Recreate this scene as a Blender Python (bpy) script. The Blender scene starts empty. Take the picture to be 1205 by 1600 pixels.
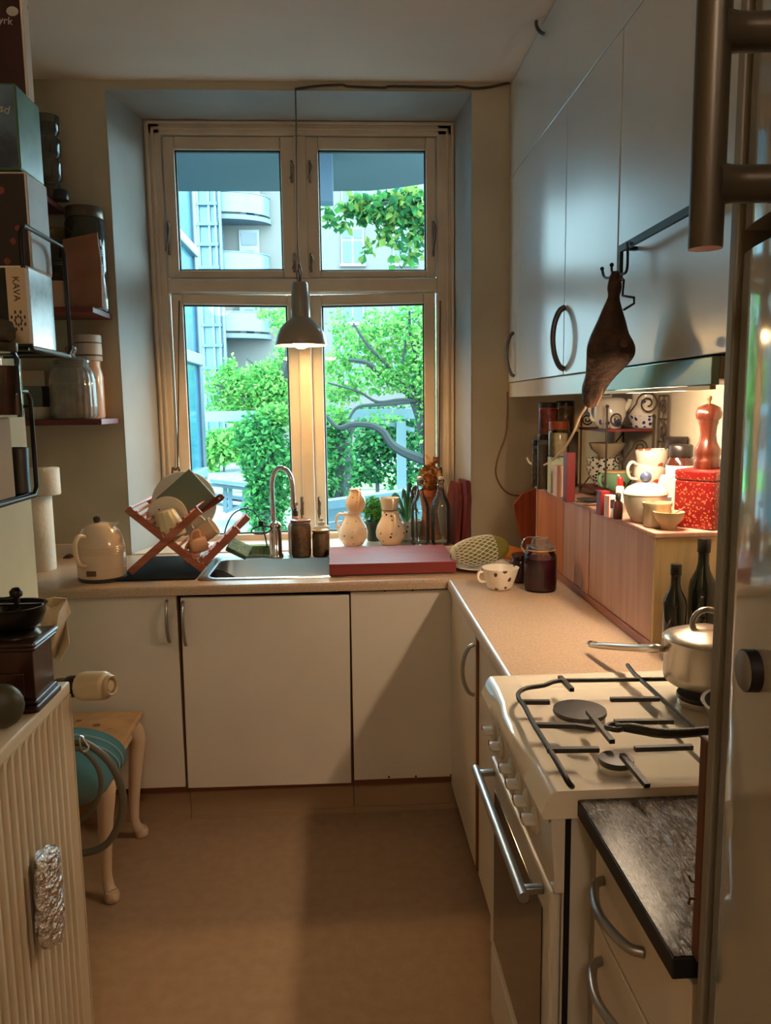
import bpy, bmesh, math, random
from mathutils import Vector as V, Matrix
random.seed(7)
SC = bpy.context.scene
COL = SC.collection
PI = math.pi

# ---------------------------------------------------------------- camera
CH, YAW, PITCH, ROLL, FPX = 1.5147, .055, .1355, -.0134, 1224.55
_cy, _sy, _cp, _sp = math.cos(YAW), math.sin(YAW), math.cos(PITCH), math.sin(PITCH)
FW = V((_sy*_cp, _cy*_cp, -_sp)); _r = V((_cy, -_sy, 0)); _u = _r.cross(FW)
RT = _r*math.cos(ROLL) + _u*math.sin(ROLL); UP = -_r*math.sin(ROLL) + _u*math.cos(ROLL)
EYE = V((0, 0, CH))
cam_d = bpy.data.cameras.new('camera'); cam = bpy.data.objects.new('camera', cam_d); COL.objects.link(cam)
cam.matrix_world = Matrix(((RT.x, UP.x, -FW.x, 0), (RT.y, UP.y, -FW.y, 0), (RT.z, UP.z, -FW.z, CH), (0, 0, 0, 1)))
cam_d.sensor_fit = 'VERTICAL'; cam_d.sensor_height = 24; cam_d.lens = FPX/1600*24
cam_d.clip_start = .02; cam_d.clip_end = 300
SC.camera = cam
def at(px, py, x=None, y=None, z=None):
    """point where the sight line through a photo pixel meets a plane of the room"""
    d = FW + RT*((px-602.5)/FPX) + UP*((800-py)/FPX)
    t = (z-CH)/d.z if z is not None else (y/d.y if y is not None else x/d.x)
    return EYE + d*t
# ---------------------------------------------------------------- light and exposure
w = bpy.data.worlds.new('overcast_sky'); SC.world = w; w.use_nodes = True
nt = w.node_tree; bg = nt.nodes['Background']
tc = nt.nodes.new('ShaderNodeTexCoord'); sp_ = nt.nodes.new('ShaderNodeSeparateXYZ'); rp = nt.nodes.new('ShaderNodeValToRGB')
nt.links.new(tc.outputs['Generated'], sp_.inputs[0]); nt.links.new(sp_.outputs['Z'], rp.inputs[0]); nt.links.new(rp.outputs[0], bg.inputs[0])
rp.color_ramp.elements[0].position = 0; rp.color_ramp.elements[0].color = (.72, .90, 1.0, 1)
rp.color_ramp.elements[1].position = 1; rp.color_ramp.elements[1].color = (.74, .90, 1.0, 1)
bg.inputs[1].default_value = SKY_STRENGTH = 9.0
SC.view_settings.view_transform = 'Standard'; SC.view_settings.look = 'None'
SC.view_settings.exposure = 0.95; SC.view_settings.gamma = 1; SC.view_settings.use_curve_mapping = False
SC.cycles.max_bounces = 10; SC.cycles.transparent_max_bounces = 16; SC.cycles.diffuse_bounces = 5
SC.cycles.caustics_reflective = False; SC.cycles.caustics_refractive = False
SC.cycles.sample_clamp_indirect = 4; SC.cycles.use_denoising = True
WARM = (1.0, .76, .53)
PENDANT_W, STRIP_W, FILL_E = 9.2, 92, 17

# ---------------------------------------------------------------- materials
def lin(c):
    return tuple(((v/255)/12.92 if v/255 <= .04045 else ((v/255+.055)/1.055)**2.4) for v in c) + (1,)
MATS = {}
def M(name, c, rough=.5, metal=0, noise=None, bump=None, coat=0, spec=.5, c2=None, wood=None, emit=None, trans=0, ior=1.45, alpha=1, spots=None, sheen=0, wave=None):
    """procedural Principled material; noise=(scale, amount), c2 second colour, wood=(axis, scale), bump=(scale, strength), spots=(scale, size, colour)"""
    if name in MATS: return MATS[name]
    m = bpy.data.materials.new(name); m.use_nodes = True; t = m.node_tree; b = t.nodes['Principled BSDF']; L = t.links.new; N = t.nodes.new
    b.inputs['Base Color'].default_value = lin(c); b.inputs['Roughness'].default_value = rough; b.inputs['Metallic'].default_value = metal
    b.inputs['Coat Weight'].default_value = coat; b.inputs['Coat Roughness'].default_value = rough*.6; b.inputs['Specular IOR Level'].default_value = spec
    b.inputs['Transmission Weight'].default_value = trans; b.inputs['IOR'].default_value = ior; b.inputs['Alpha'].default_value = alpha
    tcn = N('ShaderNodeTexCoord'); src = None
    if noise or wood or c2:
        mp = N('ShaderNodeMapping'); L(tcn.outputs['Object'], mp.inputs[0])
        sc = noise[0] if noise else (wood[1] if wood else 8)
        if wood:
            s = [sc, sc, sc]; s['xyz'.index(wood[0])] = sc*.08; mp.inputs['Scale'].default_value = s
            nz = N('ShaderNodeTexNoise'); nz.inputs['Scale'].default_value = 1; nz.inputs['Detail'].default_value = 6; nz.inputs['Distortion'].default_value = 1.2
        else:
            nz = N('ShaderNodeTexNoise'); nz.inputs['Scale'].default_value = sc; nz.inputs['Detail'].default_value = 5
        L(mp.outputs[0], nz.inputs['Vector'])
        r = N('ShaderNodeValToRGB'); a = noise[1] if noise else .3
        d = c2 if c2 else tuple(max(0, v*(1-a)) for v in c)
        r.color_ramp.elements[0].color = lin(d); r.color_ramp.elements[1].color = lin(c)
        r.color_ramp.elements[0].position = .36; r.color_ramp.elements[1].position = .64
        L(nz.outputs['Fac'], r.inputs[0]); src = r.outputs[0]
    if wave:
        wv = N('ShaderNodeTexWave'); wv.bands_direction = wave[0]; wv.inputs['Scale'].default_value = wave[1]; wv.inputs['Distortion'].default_value = 0
        L(tcn.outputs['Object'], wv.inputs[0]); mx = N('ShaderNodeMix'); mx.data_type = 'RGBA'
        L(wv.outputs['Fac'], mx.inputs['Factor']); mx.inputs[6].default_value = lin(c); mx.inputs[7].default_value = lin(wave[2]); src = mx.outputs[2]
    if spots:
        vo = N('ShaderNodeTexVoronoi'); vo.inputs['Scale'].default_value = spots[0]; L(tcn.outputs['Object'], vo.inputs['Vector'])
        nn = N('ShaderNodeTexNoise'); nn.inputs['Scale'].default_value = spots[0]*1.7; L(tcn.outputs['Object'], nn.inputs['Vector'])
        ad = N('ShaderNodeMath'); ad.operation = 'MULTIPLY_ADD'; L(nn.outputs['Fac'], ad.inputs[0]); ad.inputs[1].default_value = .5; L(vo.outputs['Distance'], ad.inputs[2])
        lt = N('ShaderNodeMath'); lt.operation = 'LESS_THAN'; lt.inputs[1].default_value = spots[1]; L(ad.outputs[0], lt.inputs[0])
        mx = N('ShaderNodeMix'); mx.data_type = 'RGBA'; L(lt.outputs[0], mx.inputs['Factor'])
        if src: L(src, mx.inputs[6])
        else: mx.inputs[6].default_value = lin(c)
        mx.inputs[7].default_value = lin(spots[2]); src = mx.outputs[2]
    if src: L(src, b.inputs['Base Color'])
    if bump:
        nb = N('ShaderNodeTexNoise'); nb.inputs['Scale'].default_value = bump[0]; nb.inputs['Detail'].default_value = 4
        mp2 = N('ShaderNodeMapping'); L(tcn.outputs['Object'], mp2.inputs[0]); L(mp2.outputs[0], nb.inputs['Vector'])
        if len(bump) > 2: mp2.inputs['Scale'].default_value = bump[2]
        bp = N('ShaderNodeBump'); bp.inputs['Strength'].default_value = bump[1]; bp.inputs['Distance'].default_value = .02
        L(nb.outputs['Fac'], bp.inputs['Height']); L(bp.outputs[0], b.inputs['Normal'])
    if emit:
        b.inputs['Emission Color'].default_value = lin(emit[0]); b.inputs['Emission Strength'].default_value = emit[1]
    MATS[name] = m; return m
def thin_glass(name, tint=(255, 255, 255), refl=1.0, rough=.0, body=0.0):
    """a clear pane or thin glass wall: see-through with a Fresnel reflection"""
    if name in MATS: return MATS[name]
    m = bpy.data.materials.new(name); m.use_nodes = True; t = m.node_tree; t.nodes.clear(); N = t.nodes.new; L = t.links.new
    o = N('ShaderNodeOutputMaterial'); tr = N('ShaderNodeBsdfTransparent'); tr.inputs[0].default_value = lin(tint)
    gl = N('ShaderNodeBsdfGlossy'); gl.inputs['Roughness'].default_value = rough
    fr = N('ShaderNodeFresnel'); fr.inputs[0].default_value = 1.5; mu = N('ShaderNodeMath'); mu.operation = 'MULTIPLY'; mu.inputs[1].default_value = refl; L(fr.outputs[0], mu.inputs[0])
    mx = N('ShaderNodeMixShader'); L(mu.outputs[0], mx.inputs[0]); L(tr.outputs[0], mx.inputs[1]); L(gl.outputs[0], mx.inputs[2]); last = mx
    if body:
        df = N('ShaderNodeBsdfDiffuse'); df.inputs[0].default_value = lin(tint); m2 = N('ShaderNodeMixShader'); m2.inputs[0].default_value = body
        L(mx.outputs[0], m2.inputs[1]); L(df.outputs[0], m2.inputs[2]); last = m2
    L(last.outputs[0], o.inputs[0]); MATS[name] = m; return m
def leaf_mat(name, c, tr=.45):
    if name in MATS: return MATS[name]
    m = bpy.data.materials.new(name); m.use_nodes = True; t = m.node_tree; t.nodes.clear(); N = t.nodes.new; L = t.links.new
    o = N('ShaderNodeOutputMaterial'); d = N('ShaderNodeBsdfDiffuse'); d.inputs[0].default_value = lin(c)
    s = N('ShaderNodeBsdfTranslucent'); s.inputs[0].default_value = lin(tuple(min(255, v*1.1) for v in c)); mx = N('ShaderNodeMixShader'); mx.inputs[0].default_value = tr
    L(d.outputs[0], mx.inputs[1]); L(s.outputs[0], mx.inputs[2]); L(mx.outputs[0], o.inputs[0]); MATS[name] = m; return m

white_lam = M('white_laminate', (226, 214, 200), .32, noise=(3, .04))
gloss_white = M('gloss_white_laminate', (214, 214, 212), .42, noise=(2, .03), coat=1)
brown_edge = M('brown_edge', (120, 72, 40), .6)
counter_m = M('beige_worktop_laminate', (200, 170, 142), .34, noise=(160, .12))
counter_nose = M('worktop_nose', (205, 190, 178), .22, noise=(160, .06))
plaster = M('cream_plaster', (192, 180, 156), .8, noise=(4, .06), bump=(30, .06))
ceil_m = M('ceiling_paint', (232, 214, 198), .85, noise=(3, .03))
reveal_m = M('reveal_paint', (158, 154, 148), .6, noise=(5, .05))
floor_m = M('brown_linoleum', (172, 142, 114), .55, c2=(164, 134, 107), noise=(26, .2), bump=(90, .05))
win_paint = M('window_paint', (216, 198, 176), .4, noise=(6, .06))
putty = M('dark_seal', (28, 34, 34), .6)
steel = M('brushed_steel', (190, 188, 184), .28, metal=1)
chrome = M('chrome', (225, 225, 225), .08, metal=1)
alu = M('satin_aluminium', (170, 170, 170), .35, metal=1)
black_metal = M('black_metal', (24, 22, 20), .45)
cast_iron = M('cast_iron', (34, 31, 29), .5, bump=(120, .1))
enamel = M('cream_enamel', (236, 226, 206), .12, coat=.5)
red_wood = M('red_painted_wood', (112, 38, 36), .38, noise=(9, .15))
pink_wood = M('pink_worn_wood', (208, 164, 146), .55, wood=('z', 26), c2=(186, 138, 120))
ply = M('pale_plywood', (226, 198, 150), .55, wood=('z', 20), c2=(206, 176, 128))
mahog = M('mahogany_wood', (150, 78, 48), .4, wood=('x', 30), c2=(112, 52, 32))
rack_wood = M('red_brown_beech', (190, 112, 84), .45, wood=('x', 24), c2=(160, 86, 62))
board_red = M('red_chopping_board', (176, 62, 52), .42, wood=('x', 18), c2=(150, 46, 40))
china = M('white_china', (238, 228, 214), .12, coat=.4)
clay_white = M('cream_glaze', (244, 222, 196), .14, coat=.5, spots=(52, .42, (120, 60, 40)))
glass = thin_glass('clear_glass', (236, 240, 238), 1.0)
pane_m = thin_glass('window_pane', (236, 250, 250), .18)
terracotta = M('terracotta', (190, 98, 62), .75, noise=(20, .12))
dark_wood = M('dark_walnut', (58, 32, 22), .35, wood=('z', 20), c2=(40, 20, 14))
paper = M('white_paper', (232, 224, 210), .8)

# ---------------------------------------------------------------- mesh builder
class MB:
    def __init__(s): s.v = []; s.f = []; s.sm = []; s.mi = []; s.cur = 0
    def add(s, vs, fs, smooth=False):
        o = len(s.v); s.v += [V(p) for p in vs]
        for f in fs: s.f.append([i+o for i in f]); s.sm.append(smooth); s.mi.append(s.cur)
        return s
    def mat(s, i): s.cur = i; return s
    def box(s, x0, x1, y0, y1, z0, z1, bev=0, rot=None, c=None):
        if bev <= 0:
            vs = [V((x, y, z)) for x in (x0, x1) for y in (y0, y1) for z in (z0, z1)]
            fs = [(0, 1, 3, 2), (4, 6, 7, 5), (0, 4, 5, 1), (2, 3, 7, 6), (0, 2, 6, 4), (1, 5, 7, 3)]
        else:
            bm = bmesh.new(); bmesh.ops.create_cube(bm, size=1)
            for q in bm.verts: q.co = V(((x0+x1)/2+q.co.x*(x1-x0), (y0+y1)/2+q.co.y*(y1-y0), (z0+z1)/2+q.co.z*(z1-z0)))
            bev = min(bev, (x1-x0)*.49, (y1-y0)*.49, (z1-z0)*.49)
            bmesh.ops.bevel(bm, geom=bm.edges[:], offset=bev, segments=2, affect='EDGES', profile=.5)
            bm.verts.index_update(); vs = [q.co.copy() for q in bm.verts]; fs = [[q.index for q in f.verts] for f in bm.faces]; bm.free()
        if rot is not None:
            c = V(c) if c else V(((x0+x1)/2, (y0+y1)/2, (z0+z1)/2)); vs = [c+rot @ (p-c) for p in vs]
        return s.add(vs, fs, False)
    def bar(s, a, b, wd, th, up=V((0, 1, 0))):
        """rectangular bar from a to b, wd across, th along 'up'"""
        a, b = V(a), V(b); d = (b-a).normalized(); up = V(up); n = (up-d*up.dot(d)).normalized(); q = d.cross(n)
        vs = [p+n*(i*th/2)+q*(j*wd/2) for p in (a, b) for i, j in ((-1, -1), (1, -1), (1, 1), (-1, 1))]
        return s.add(vs, [(0, 1, 2, 3), (7, 6, 5, 4), (0, 4, 5, 1), (1, 5, 6, 2), (2, 6, 7, 3), (3, 7, 4, 0)])
    def lathe(s, prof, c=(0, 0, 0), seg=28, rot=None, sx=1, sy=1, wob=None, closed=False):
        c = V(c); vs = []; fs = []
        for r, z in prof:
            for k in range(seg):
                a = 2*PI*k/seg; rr = r*(1 + (wob(a) if wob else 0)); p = V((rr*math.cos(a)*sx, rr*math.sin(a)*sy, z))
                vs.append(c + (rot @ p if rot else p))
        n = len(prof)
        for i in range(n-1 if not closed else n):
            j = (i+1) % n
            for k in range(seg): fs.append((i*seg+k, i*seg+(k+1) % seg, j*seg+(k+1) % seg, j*seg+k))
        if not closed:
            if prof[0][0] > 1e-6: fs.append(tuple(range(seg))[::-1])
            if prof[-1][0] > 1e-6: fs.append(tuple((n-1)*seg+k for k in range(seg)))
        return s.add(vs, fs, True)
    def tube(s, pts, r, seg=8, closed=False, smooth=0, flat=None, cap=True):
        pts = [V(p) for p in pts]
        if smooth:
            q = []
            n = len(pts)
            for i in range(n if closed else n-1):
                if closed: p0, p1, p2, p3 = pts[(i-1) % n], pts[i], pts[(i+1) % n], pts[(i+2) % n]
                else: p1, p2 = pts[i], pts[i+1]; p0 = pts[i-1] if i else p1*2-p2; p3 = pts[i+2] if i+2 < n else p2*2-p1
                for k in range(smooth):
                    t = k/smooth
                    q.append(.5*((2*p1)+(p2-p0)*t+(2*p0-5*p1+4*p2-p3)*t*t+(3*p1-p0-3*p2+p3)*t**3))
            if not closed: q.append(pts[-1])
            if isinstance(r, (list, tuple)):
                m = len(r); rr = []
                for i in range(len(q)):
                    t = i/(len(q)-1)*(m-1); k = min(int(t), m-2); rr.append(r[k]+(r[k+1]-r[k])*(t-k))
                r = rr
            pts = q
        n = len(pts); R = r if isinstance(r, (list, tuple)) else [r]*n
        vs = []; fs = []; N = None
        for i, p in enumerate(pts):
            a = pts[i-1] if (i or closed) else p; b = pts[(i+1) % n] if (i < n-1 or closed) else p
            d = (b-a).normalized() if (b-a).length > 1e-9 else V((0, 0, 1))
            if N is None:
                N = d.orthogonal().normalized() if not flat else (V(flat)-d*V(flat).dot(d)).normalized()
            else:
                N = (N-d*N.dot(d)); N = N.normalized() if N.length > 1e-6 else d.orthogonal().normalized()
            B = d.cross(N)
            for k in range(seg):
                t = 2*PI*k/seg + (PI/seg if seg == 4 else 0); vs.append(p+(N*math.cos(t)+B*math.sin(t))*R[i])
        for i in range(n if closed else n-1):
            j = (i+1) % n
            for k in range(seg): fs.append((i*seg+k, i*seg+(k+1) % seg, j*seg+(k+1) % seg, j*seg+k))
        if not closed and cap:
            fs.append(tuple(range(seg))[::-1]); fs.append(tuple((n-1)*seg+k for k in range(seg)))
        return s.add(vs, fs, seg > 5)
    def ball(s, c, rx, ry=None, rz=None, seg=16, rings=10, rot=None):
        ry = rx if ry is None else ry; rz = rx if rz is None else rz
        prof = [(max(math.sin(PI*i/rings), 1e-7), -math.cos(PI*i/rings)) for i in range(rings+1)]
        c = V(c); vs = []; fs = []
        for r, z in prof:
            for k in range(seg):
                a = 2*PI*k/seg; p = V((r*math.cos(a)*rx, r*math.sin(a)*ry, z*rz)); vs.append(c+(rot @ p if rot else p))
        for i in range(rings):
            for k in range(seg): fs.append((i*seg+k, i*seg+(k+1) % seg, (i+1)*seg+(k+1) % seg, (i+1)*seg+k))
        return s.add(vs, fs, True)
    def prism(s, poly, axis, a, b):
        """extrude a closed 2D outline along an axis from a to b"""
        def P(u, v, t): return {'x': V((t, u, v)), 'y': V((u, t, v)), 'z': V((u, v, t))}[axis]
        n = len(poly); vs = [P(u, v, a) for u, v in poly]+[P(u, v, b) for u, v in poly]
        return s.add(vs, [tuple(range(n))[::-1], tuple(range(n, 2*n))]+[(i, (i+1) % n, n+(i+1) % n, n+i) for i in range(n)])
    def xf(s, mat4):
        s.v = [mat4 @ p for p in s.v]; return s
    def mesh(s, name, mats):
        me = bpy.data.meshes.new(name); me.from_pydata([tuple(p) for p in s.v], [], s.f)
        for m in (mats if isinstance(mats, (list, tuple)) else [mats]): me.materials.append(m)
        me.polygons.foreach_set('use_smooth', s.sm); me.polygons.foreach_set('material_index', s.mi)
        bm = bmesh.new(); bm.from_mesh(me); bmesh.ops.remove_doubles(bm, verts=bm.verts[:], dist=1e-6); bmesh.ops.recalc_face_normals(bm, faces=bm.faces[:]); bm.to_mesh(me); bm.free()
        if any(s.sm):
            try: me.set_sharp_from_angle(angle=math.radians(50))
            except Exception: pass
        me.update(); return me
B = MB
MW = {}
def tag(o, label=None, cat=None, group=None, kind=None):
    for k, v in (('label', label), ('category', cat), ('group', group), ('kind', kind)):
        if v: o[k] = v
    return o
def T(name, label, cat, loc=(0, 0, 0), rz=0, group=None, rot=None):
    """a thing: an Empty at its base that parents its parts"""
    o = bpy.data.objects.new(name, None); COL.objects.link(o); o.empty_display_size = .05
    mt = Matrix.Translation(V(loc)) @ (rot.to_4x4() if rot else Matrix.Rotation(rz, 4, 'Z'))
    o.matrix_world = mt; MW[o.name] = mt
    return tag(o, label, cat, group)
def P(name, mb, mats, parent, world=False, label=None, kind=None):
    """a part: one mesh under its thing (or a sub-part under a part); world=True when the shape was built in room coordinates"""
    if world: mb.xf(MW[parent.name].inverted())
    o = bpy.data.objects.new(name, mb.mesh(name, mats)); COL.objects.link(o); o.parent = parent
    MW[o.name] = MW[parent.name].copy()
    return tag(o, label, None, None, kind)
def S(name, mb, mats, label, cat, loc=None, rz=0, group=None, kind=None, rot=None, world=False):
    """a thing that is one mesh"""
    if loc is None:
        xs = [p.x for p in mb.v]; ys = [p.y for p in mb.v]; zs = [p.z for p in mb.v]
        loc = V(((min(xs)+max(xs))/2, (min(ys)+max(ys))/2, min(zs))); world = True
    mt = Matrix.Translation(V(loc)) @ (rot.to_4x4() if rot else Matrix.Rotation(rz, 4, 'Z'))
    if world: mb.xf(mt.inverted())
    o = bpy.data.objects.new(name, mb.mesh(name, mats)); COL.objects.link(o); o.matrix_world = mt; MW[o.name] = mt
    return tag(o, label, cat, group, kind)
def ST(name, mb, mats, parent=None):
    o = bpy.data.objects.new(name, mb.mesh(name, mats)); COL.objects.link(o); MW[o.name] = Matrix()
    if parent: o.parent = parent; 
    else: o['kind'] = 'structure'
    return o
def copy_tree(o, loc, rz=None, label=None, parent=None):
    c = o.copy(); COL.objects.link(c)
    if parent: c.parent = parent
    else:
        c.location = loc
        if rz is not None: c.rotation_euler = (0, 0, rz)
        if label: c['label'] = label
    for ch in list(o.children): copy_tree(ch, None, parent=c)
    return c
def text(body, size, parent, mat, mtx, name='lettering', ext=.0004):
    cu = bpy.data.curves.new(name, 'FONT'); cu.body = body; cu.size = size; cu.align_x = 'CENTER'; cu.align_y = 'CENTER'; cu.extrude = ext
    ob = bpy.data.objects.new(name, cu); dg = bpy.context.evaluated_depsgraph_get()
    me = bpy.data.meshes.new_from_object(ob); bpy.data.objects.remove(ob); me.materials.clear(); me.materials.append(mat); me.transform(mtx)
    o = bpy.data.objects.new(name, me); COL.objects.link(o); o.parent = parent; MW[o.name] = MW[parent.name]; return o
def axis_rot(zdir, xhint=(1, 0, 0)):
    z = V(zdir).normalized(); x = V(xhint); x = (x-z*x.dot(z)).normalized(); y = z.cross(x)
    return Matrix((x, y, z)).transposed()
def RX(a): return Matrix.Rotation(a, 3, 'X')
def RY(a): return Matrix.Rotation(a, 3, 'Y')
def RZ(a): return Matrix.Rotation(a, 3, 'Z')
# ================================================================ room shell
XL, XN, XR, YB, YW, ZC, YR = -.735, -1.46, 1.0, 3.322, 3.61, 2.79, -2.2
ST('floor', B().box(XN-.1, XR+.1, YR-.1, YB+.02, -.06, 0), floor_m)
ST('ceiling', B().box(XN-.1, XR+.1, YR-.1, YB+.02, ZC, ZC+.06), ceil_m)
OX0, OX1, OZ0, OZ1 = -.8955, .5513, .86, 2.7558       # opening of the window recess at the wall face
IX0, IX1, IZ1 = -.812, .520, 2.735                     # at the window
b = B()
b.box(XN-.1, OX0-.001, YB, YB+.32, 0, ZC).box(OX1+.001, XR+.1, YB, YB+.32, 0, ZC).box(OX0-.001, OX1+.001, YB, YB+.32, OZ1+.001, ZC).box(OX0-.001, OX1+.001, YB, YB+.32, 0, OZ0)
wb = ST('wall_back', b, plaster)
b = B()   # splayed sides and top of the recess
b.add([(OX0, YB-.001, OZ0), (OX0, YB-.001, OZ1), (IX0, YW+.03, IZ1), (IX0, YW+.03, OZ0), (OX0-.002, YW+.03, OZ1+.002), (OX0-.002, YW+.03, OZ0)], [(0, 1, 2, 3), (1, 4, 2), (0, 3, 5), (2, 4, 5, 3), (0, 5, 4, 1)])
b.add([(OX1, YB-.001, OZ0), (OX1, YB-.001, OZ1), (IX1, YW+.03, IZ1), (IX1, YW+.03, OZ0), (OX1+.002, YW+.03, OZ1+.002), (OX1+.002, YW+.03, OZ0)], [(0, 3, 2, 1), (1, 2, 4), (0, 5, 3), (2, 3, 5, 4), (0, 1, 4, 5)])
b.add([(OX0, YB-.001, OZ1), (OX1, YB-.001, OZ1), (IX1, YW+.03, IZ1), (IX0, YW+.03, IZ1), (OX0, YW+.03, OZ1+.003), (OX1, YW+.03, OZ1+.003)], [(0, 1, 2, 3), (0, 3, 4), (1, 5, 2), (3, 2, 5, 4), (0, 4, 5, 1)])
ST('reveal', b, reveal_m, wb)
ST('wall_right', B().box(XR, XR+.1, YR-.1, YB, 0, ZC), plaster)
ST('wall_left', B().box(XL-.12, XL, YR, 1.89, 0, ZC, .006), M('left_wall_paint', (226, 208, 160), .7, noise=(4, .05)))
ST('wall_niche', B().box(XN-.1, XN, 1.80, YB, 0, ZC).box(XN, XL-.119, 1.74, 1.80, 0, ZC), plaster)
ST('wall_rear', B().box(XN, XR, YR-.1, YR, 0, ZC), plaster)

# ================================================================ window: frame and four casements
win = bpy.data.objects.new('window_1', None); COL.objects.link(win); win['kind'] = 'structure'; MW['window_1'] = Matrix()
yf0, yf1 = YW-.0, YW+.09
b = B()
TX0, TX1, TM0, TM1 = -.752, .447, -.195, -.116        # outer jambs and middle mullion
z0, ztr0, ztr1, ztop = .86, 2.020, 2.079, 2.682
for a, c, d, e in ((IX0-.02, TX0, z0, IZ1+.01), (TX1, IX1+.02, z0, IZ1+.01)): b.box(a, c, yf0, yf1, d, e, .006)
b.box(IX0, IX1, yf0, yf1, ztop, IZ1+.015, .006).box(TX0, TX1, yf0+.001, yf1, ztr0, ztr1, .006)
b.box(TM0+.012, TM1-.012, yf0+.002, yf1, ztr1, ztop, .004).box(TM0+.012, TM1-.012, yf0+.01, yf1, z0, ztr0, .004).box(TX0, TX1, yf0+.02, yf1, z0, .885, .003)
ST('frame', b, win_paint, win)
b = B()   # inner stepped moulding round the frame
for k, (o, dp) in enumerate(((0, .014), (.022, .008))):
    b.box(IX0+o, IX0+o+.012, yf0-dp, yf0, .905, IZ1-o, .003).box(IX1-o-.012, IX1-o, yf0-dp, yf0, .905, IZ1-o, .003).box(IX0+o, IX1-o, yf0-dp, yf0, IZ1-o-.012, IZ1-o, .003)
ST('moulding', b, win_paint, win)
ST('window_sill', B().box(OX0+.004, OX1-.004, YB+.001, YW-.001, .882, .905, .004).box(TX0, TX1, YW-.0, YW+.016, .885, .93, .003), M('sill_paint', (226, 206, 184), .3, noise=(5, .04)), win)
def casement(x0, x1, za, zb, gx0, gx1, ga, gb, hinge=None, ang=0, y=YW+.03):
    """one sash: rails, seal, pane and iron fittings; hinge side and opening angle for the two that stand ajar"""
    c = B(); d0, d1 = y-.02, y+.035
    c.box(x0, gx0, d0, d1, za, zb, .005).box(gx1, x1, d0, d1, za, zb, .005).box(gx0, gx1, d0, d1, za, ga, .005).box(gx0, gx1, d0, d1, gb, zb, .005)
    sl = B(); s = .006
    for q in ((gx0, gx0+s, ga, gb), (gx1-s, gx1, ga, gb), (gx0, gx1, ga, ga+s), (gx0, gx1, gb-s, gb)): sl.box(q[0], q[1], y-.008, y+.012, q[2], q[3])
    pn = B().box(gx0+.001, gx1-.001, y+.0, y+.004, ga+.001, gb-.001)
    ir = B()
    hx = x1 if hinge == 'r' else x0
    if ang:
        mt = Matrix.Translation((hx, y+.035, 0)) @ Matrix.Rotation(ang, 4, 'Z') @ Matrix.Translation((-hx, -y-.035, 0))
        for q in (c, sl, pn): q.xf(mt)
    fr = ST('casement', c, win_paint, win); ST('seal', sl, putty, fr); ST('pane', pn, pane_m, fr)
    return fr
c1 = casement(TX0+.004, TM0-.006+.02, ztr1+.004, ztop-.003, -.698, -.241, 2.117, 2.624)
c2 = casement(TM1-.016, TX1-.004, ztr1+.004, ztop-.003, -.076, .398, 2.112, 2.626)
c3 = casement(TX0+.004, TM0+.012, .89, ztr0-.004, -.698, -.236, .925, 1.971, 'l', math.radians(7))
c4 = casement(TM1-.012, TX1-.004, .89, ztr0-.004, -.075, .392, .925, 1.969, 'r', math.radians(-7))
iron = M('painted_iron', (120, 100, 82), .45)
def fitting(par, px, py0, py1, yy=YW-.004):
    p, q = at(px, py0, y=yy), at(px, py1, y=yy); f = B(); f.box(p.x-.006, p.x+.006, yy, yy+.016, q.z, p.z, .003)
    f.tube([p+V((0, -.004, -.01)), p+V((.008, -.014, -.03)), (p+q)/2+V((.006, -.016, 0)), q+V((-.004, -.01, .012))], .005, 6, smooth=4)
    return ST('latch', f, iron, par)
fitting(c1, 262, 345, 398); fitting(c1, 455, 250, 285); fitting(c2, 484, 250, 285); fitting(c2, 677, 345, 400); fitting(c1, 459, 395, 425); fitting(c2, 486, 395, 425)
iron2 = M('old_brass_fitting', (96, 72, 48), .4, metal=.6)
for px in (472, 499):
    p = at(px, 790, y=YW+.0); f = B().box(p.x-.007, p.x+.007, YW-.004, YW+.012, p.z-.045, p.z+.04, .003).tube([p+V((0, -.006, .035)), p+V((.006, -.02, .01)), p+V((-.004, -.02, -.02)), p+V((.002, -.008, -.08))], .0045, 6, smooth=4)
    ST('latch', f, iron2, c3 if px < 480 else c4)
# ajar stays and casement hooks at the two outer jambs
for px, sgn, par in ((276, 1, c3), (684, -1, c4)):
    p = at(px, 738, y=YW-.02); f = B()
    f.tube([at(px+4, 470, y=YW-.006), at(px+2, 730, y=YW-.006)], .0035, 6)
    f.tube([p+V((-.02*sgn, 0, -.03)), p+V((-.014*sgn, -.012, .02)), p+V((0, -.018, .012)), p+V((.012*sgn, -.012, .024)), p+V((.016*sgn, 0, -.012))], .0045, 6, smooth=5)
    ST('stay', f, iron2, par)

# ================================================================ outside: yard, house, glazed bay, trees
GZ = -.75
grass = M('lawn_green', (84, 136, 66), .9, c2=(66, 116, 54), noise=(6, .2)); gravel = M('pale_paving', (92, 102, 106), .85, noise=(3, .1))
ST('ground', B().box(-40, 40, 3.95, 60, GZ-.1, GZ), gravel)
S('lawn', B().box(-9, 2.2, 21, 27, GZ, GZ+.03, .01), grass, 'strip of bright lawn behind the picnic bench in the yard', 'lawn', kind='stuff')
facade_m = M('pale_render', (92, 89, 86), .85, noise=(.4, .05)); shade_glass = M('dark_window_glass', (40, 56, 76), .12, coat=.3)
blue_frame = M('pale_blue_paint', (88, 116, 132), .5)
hb = T('apartment_building', 'pale rendered apartment house with curved balconies across the yard', 'building', (0, 41, GZ))
P('wall', B().box(-12, 12, 41, 46, GZ, 13), facade_m, hb, world=True)
def fac(px, py): return at(px, py, y=40.9)
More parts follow.
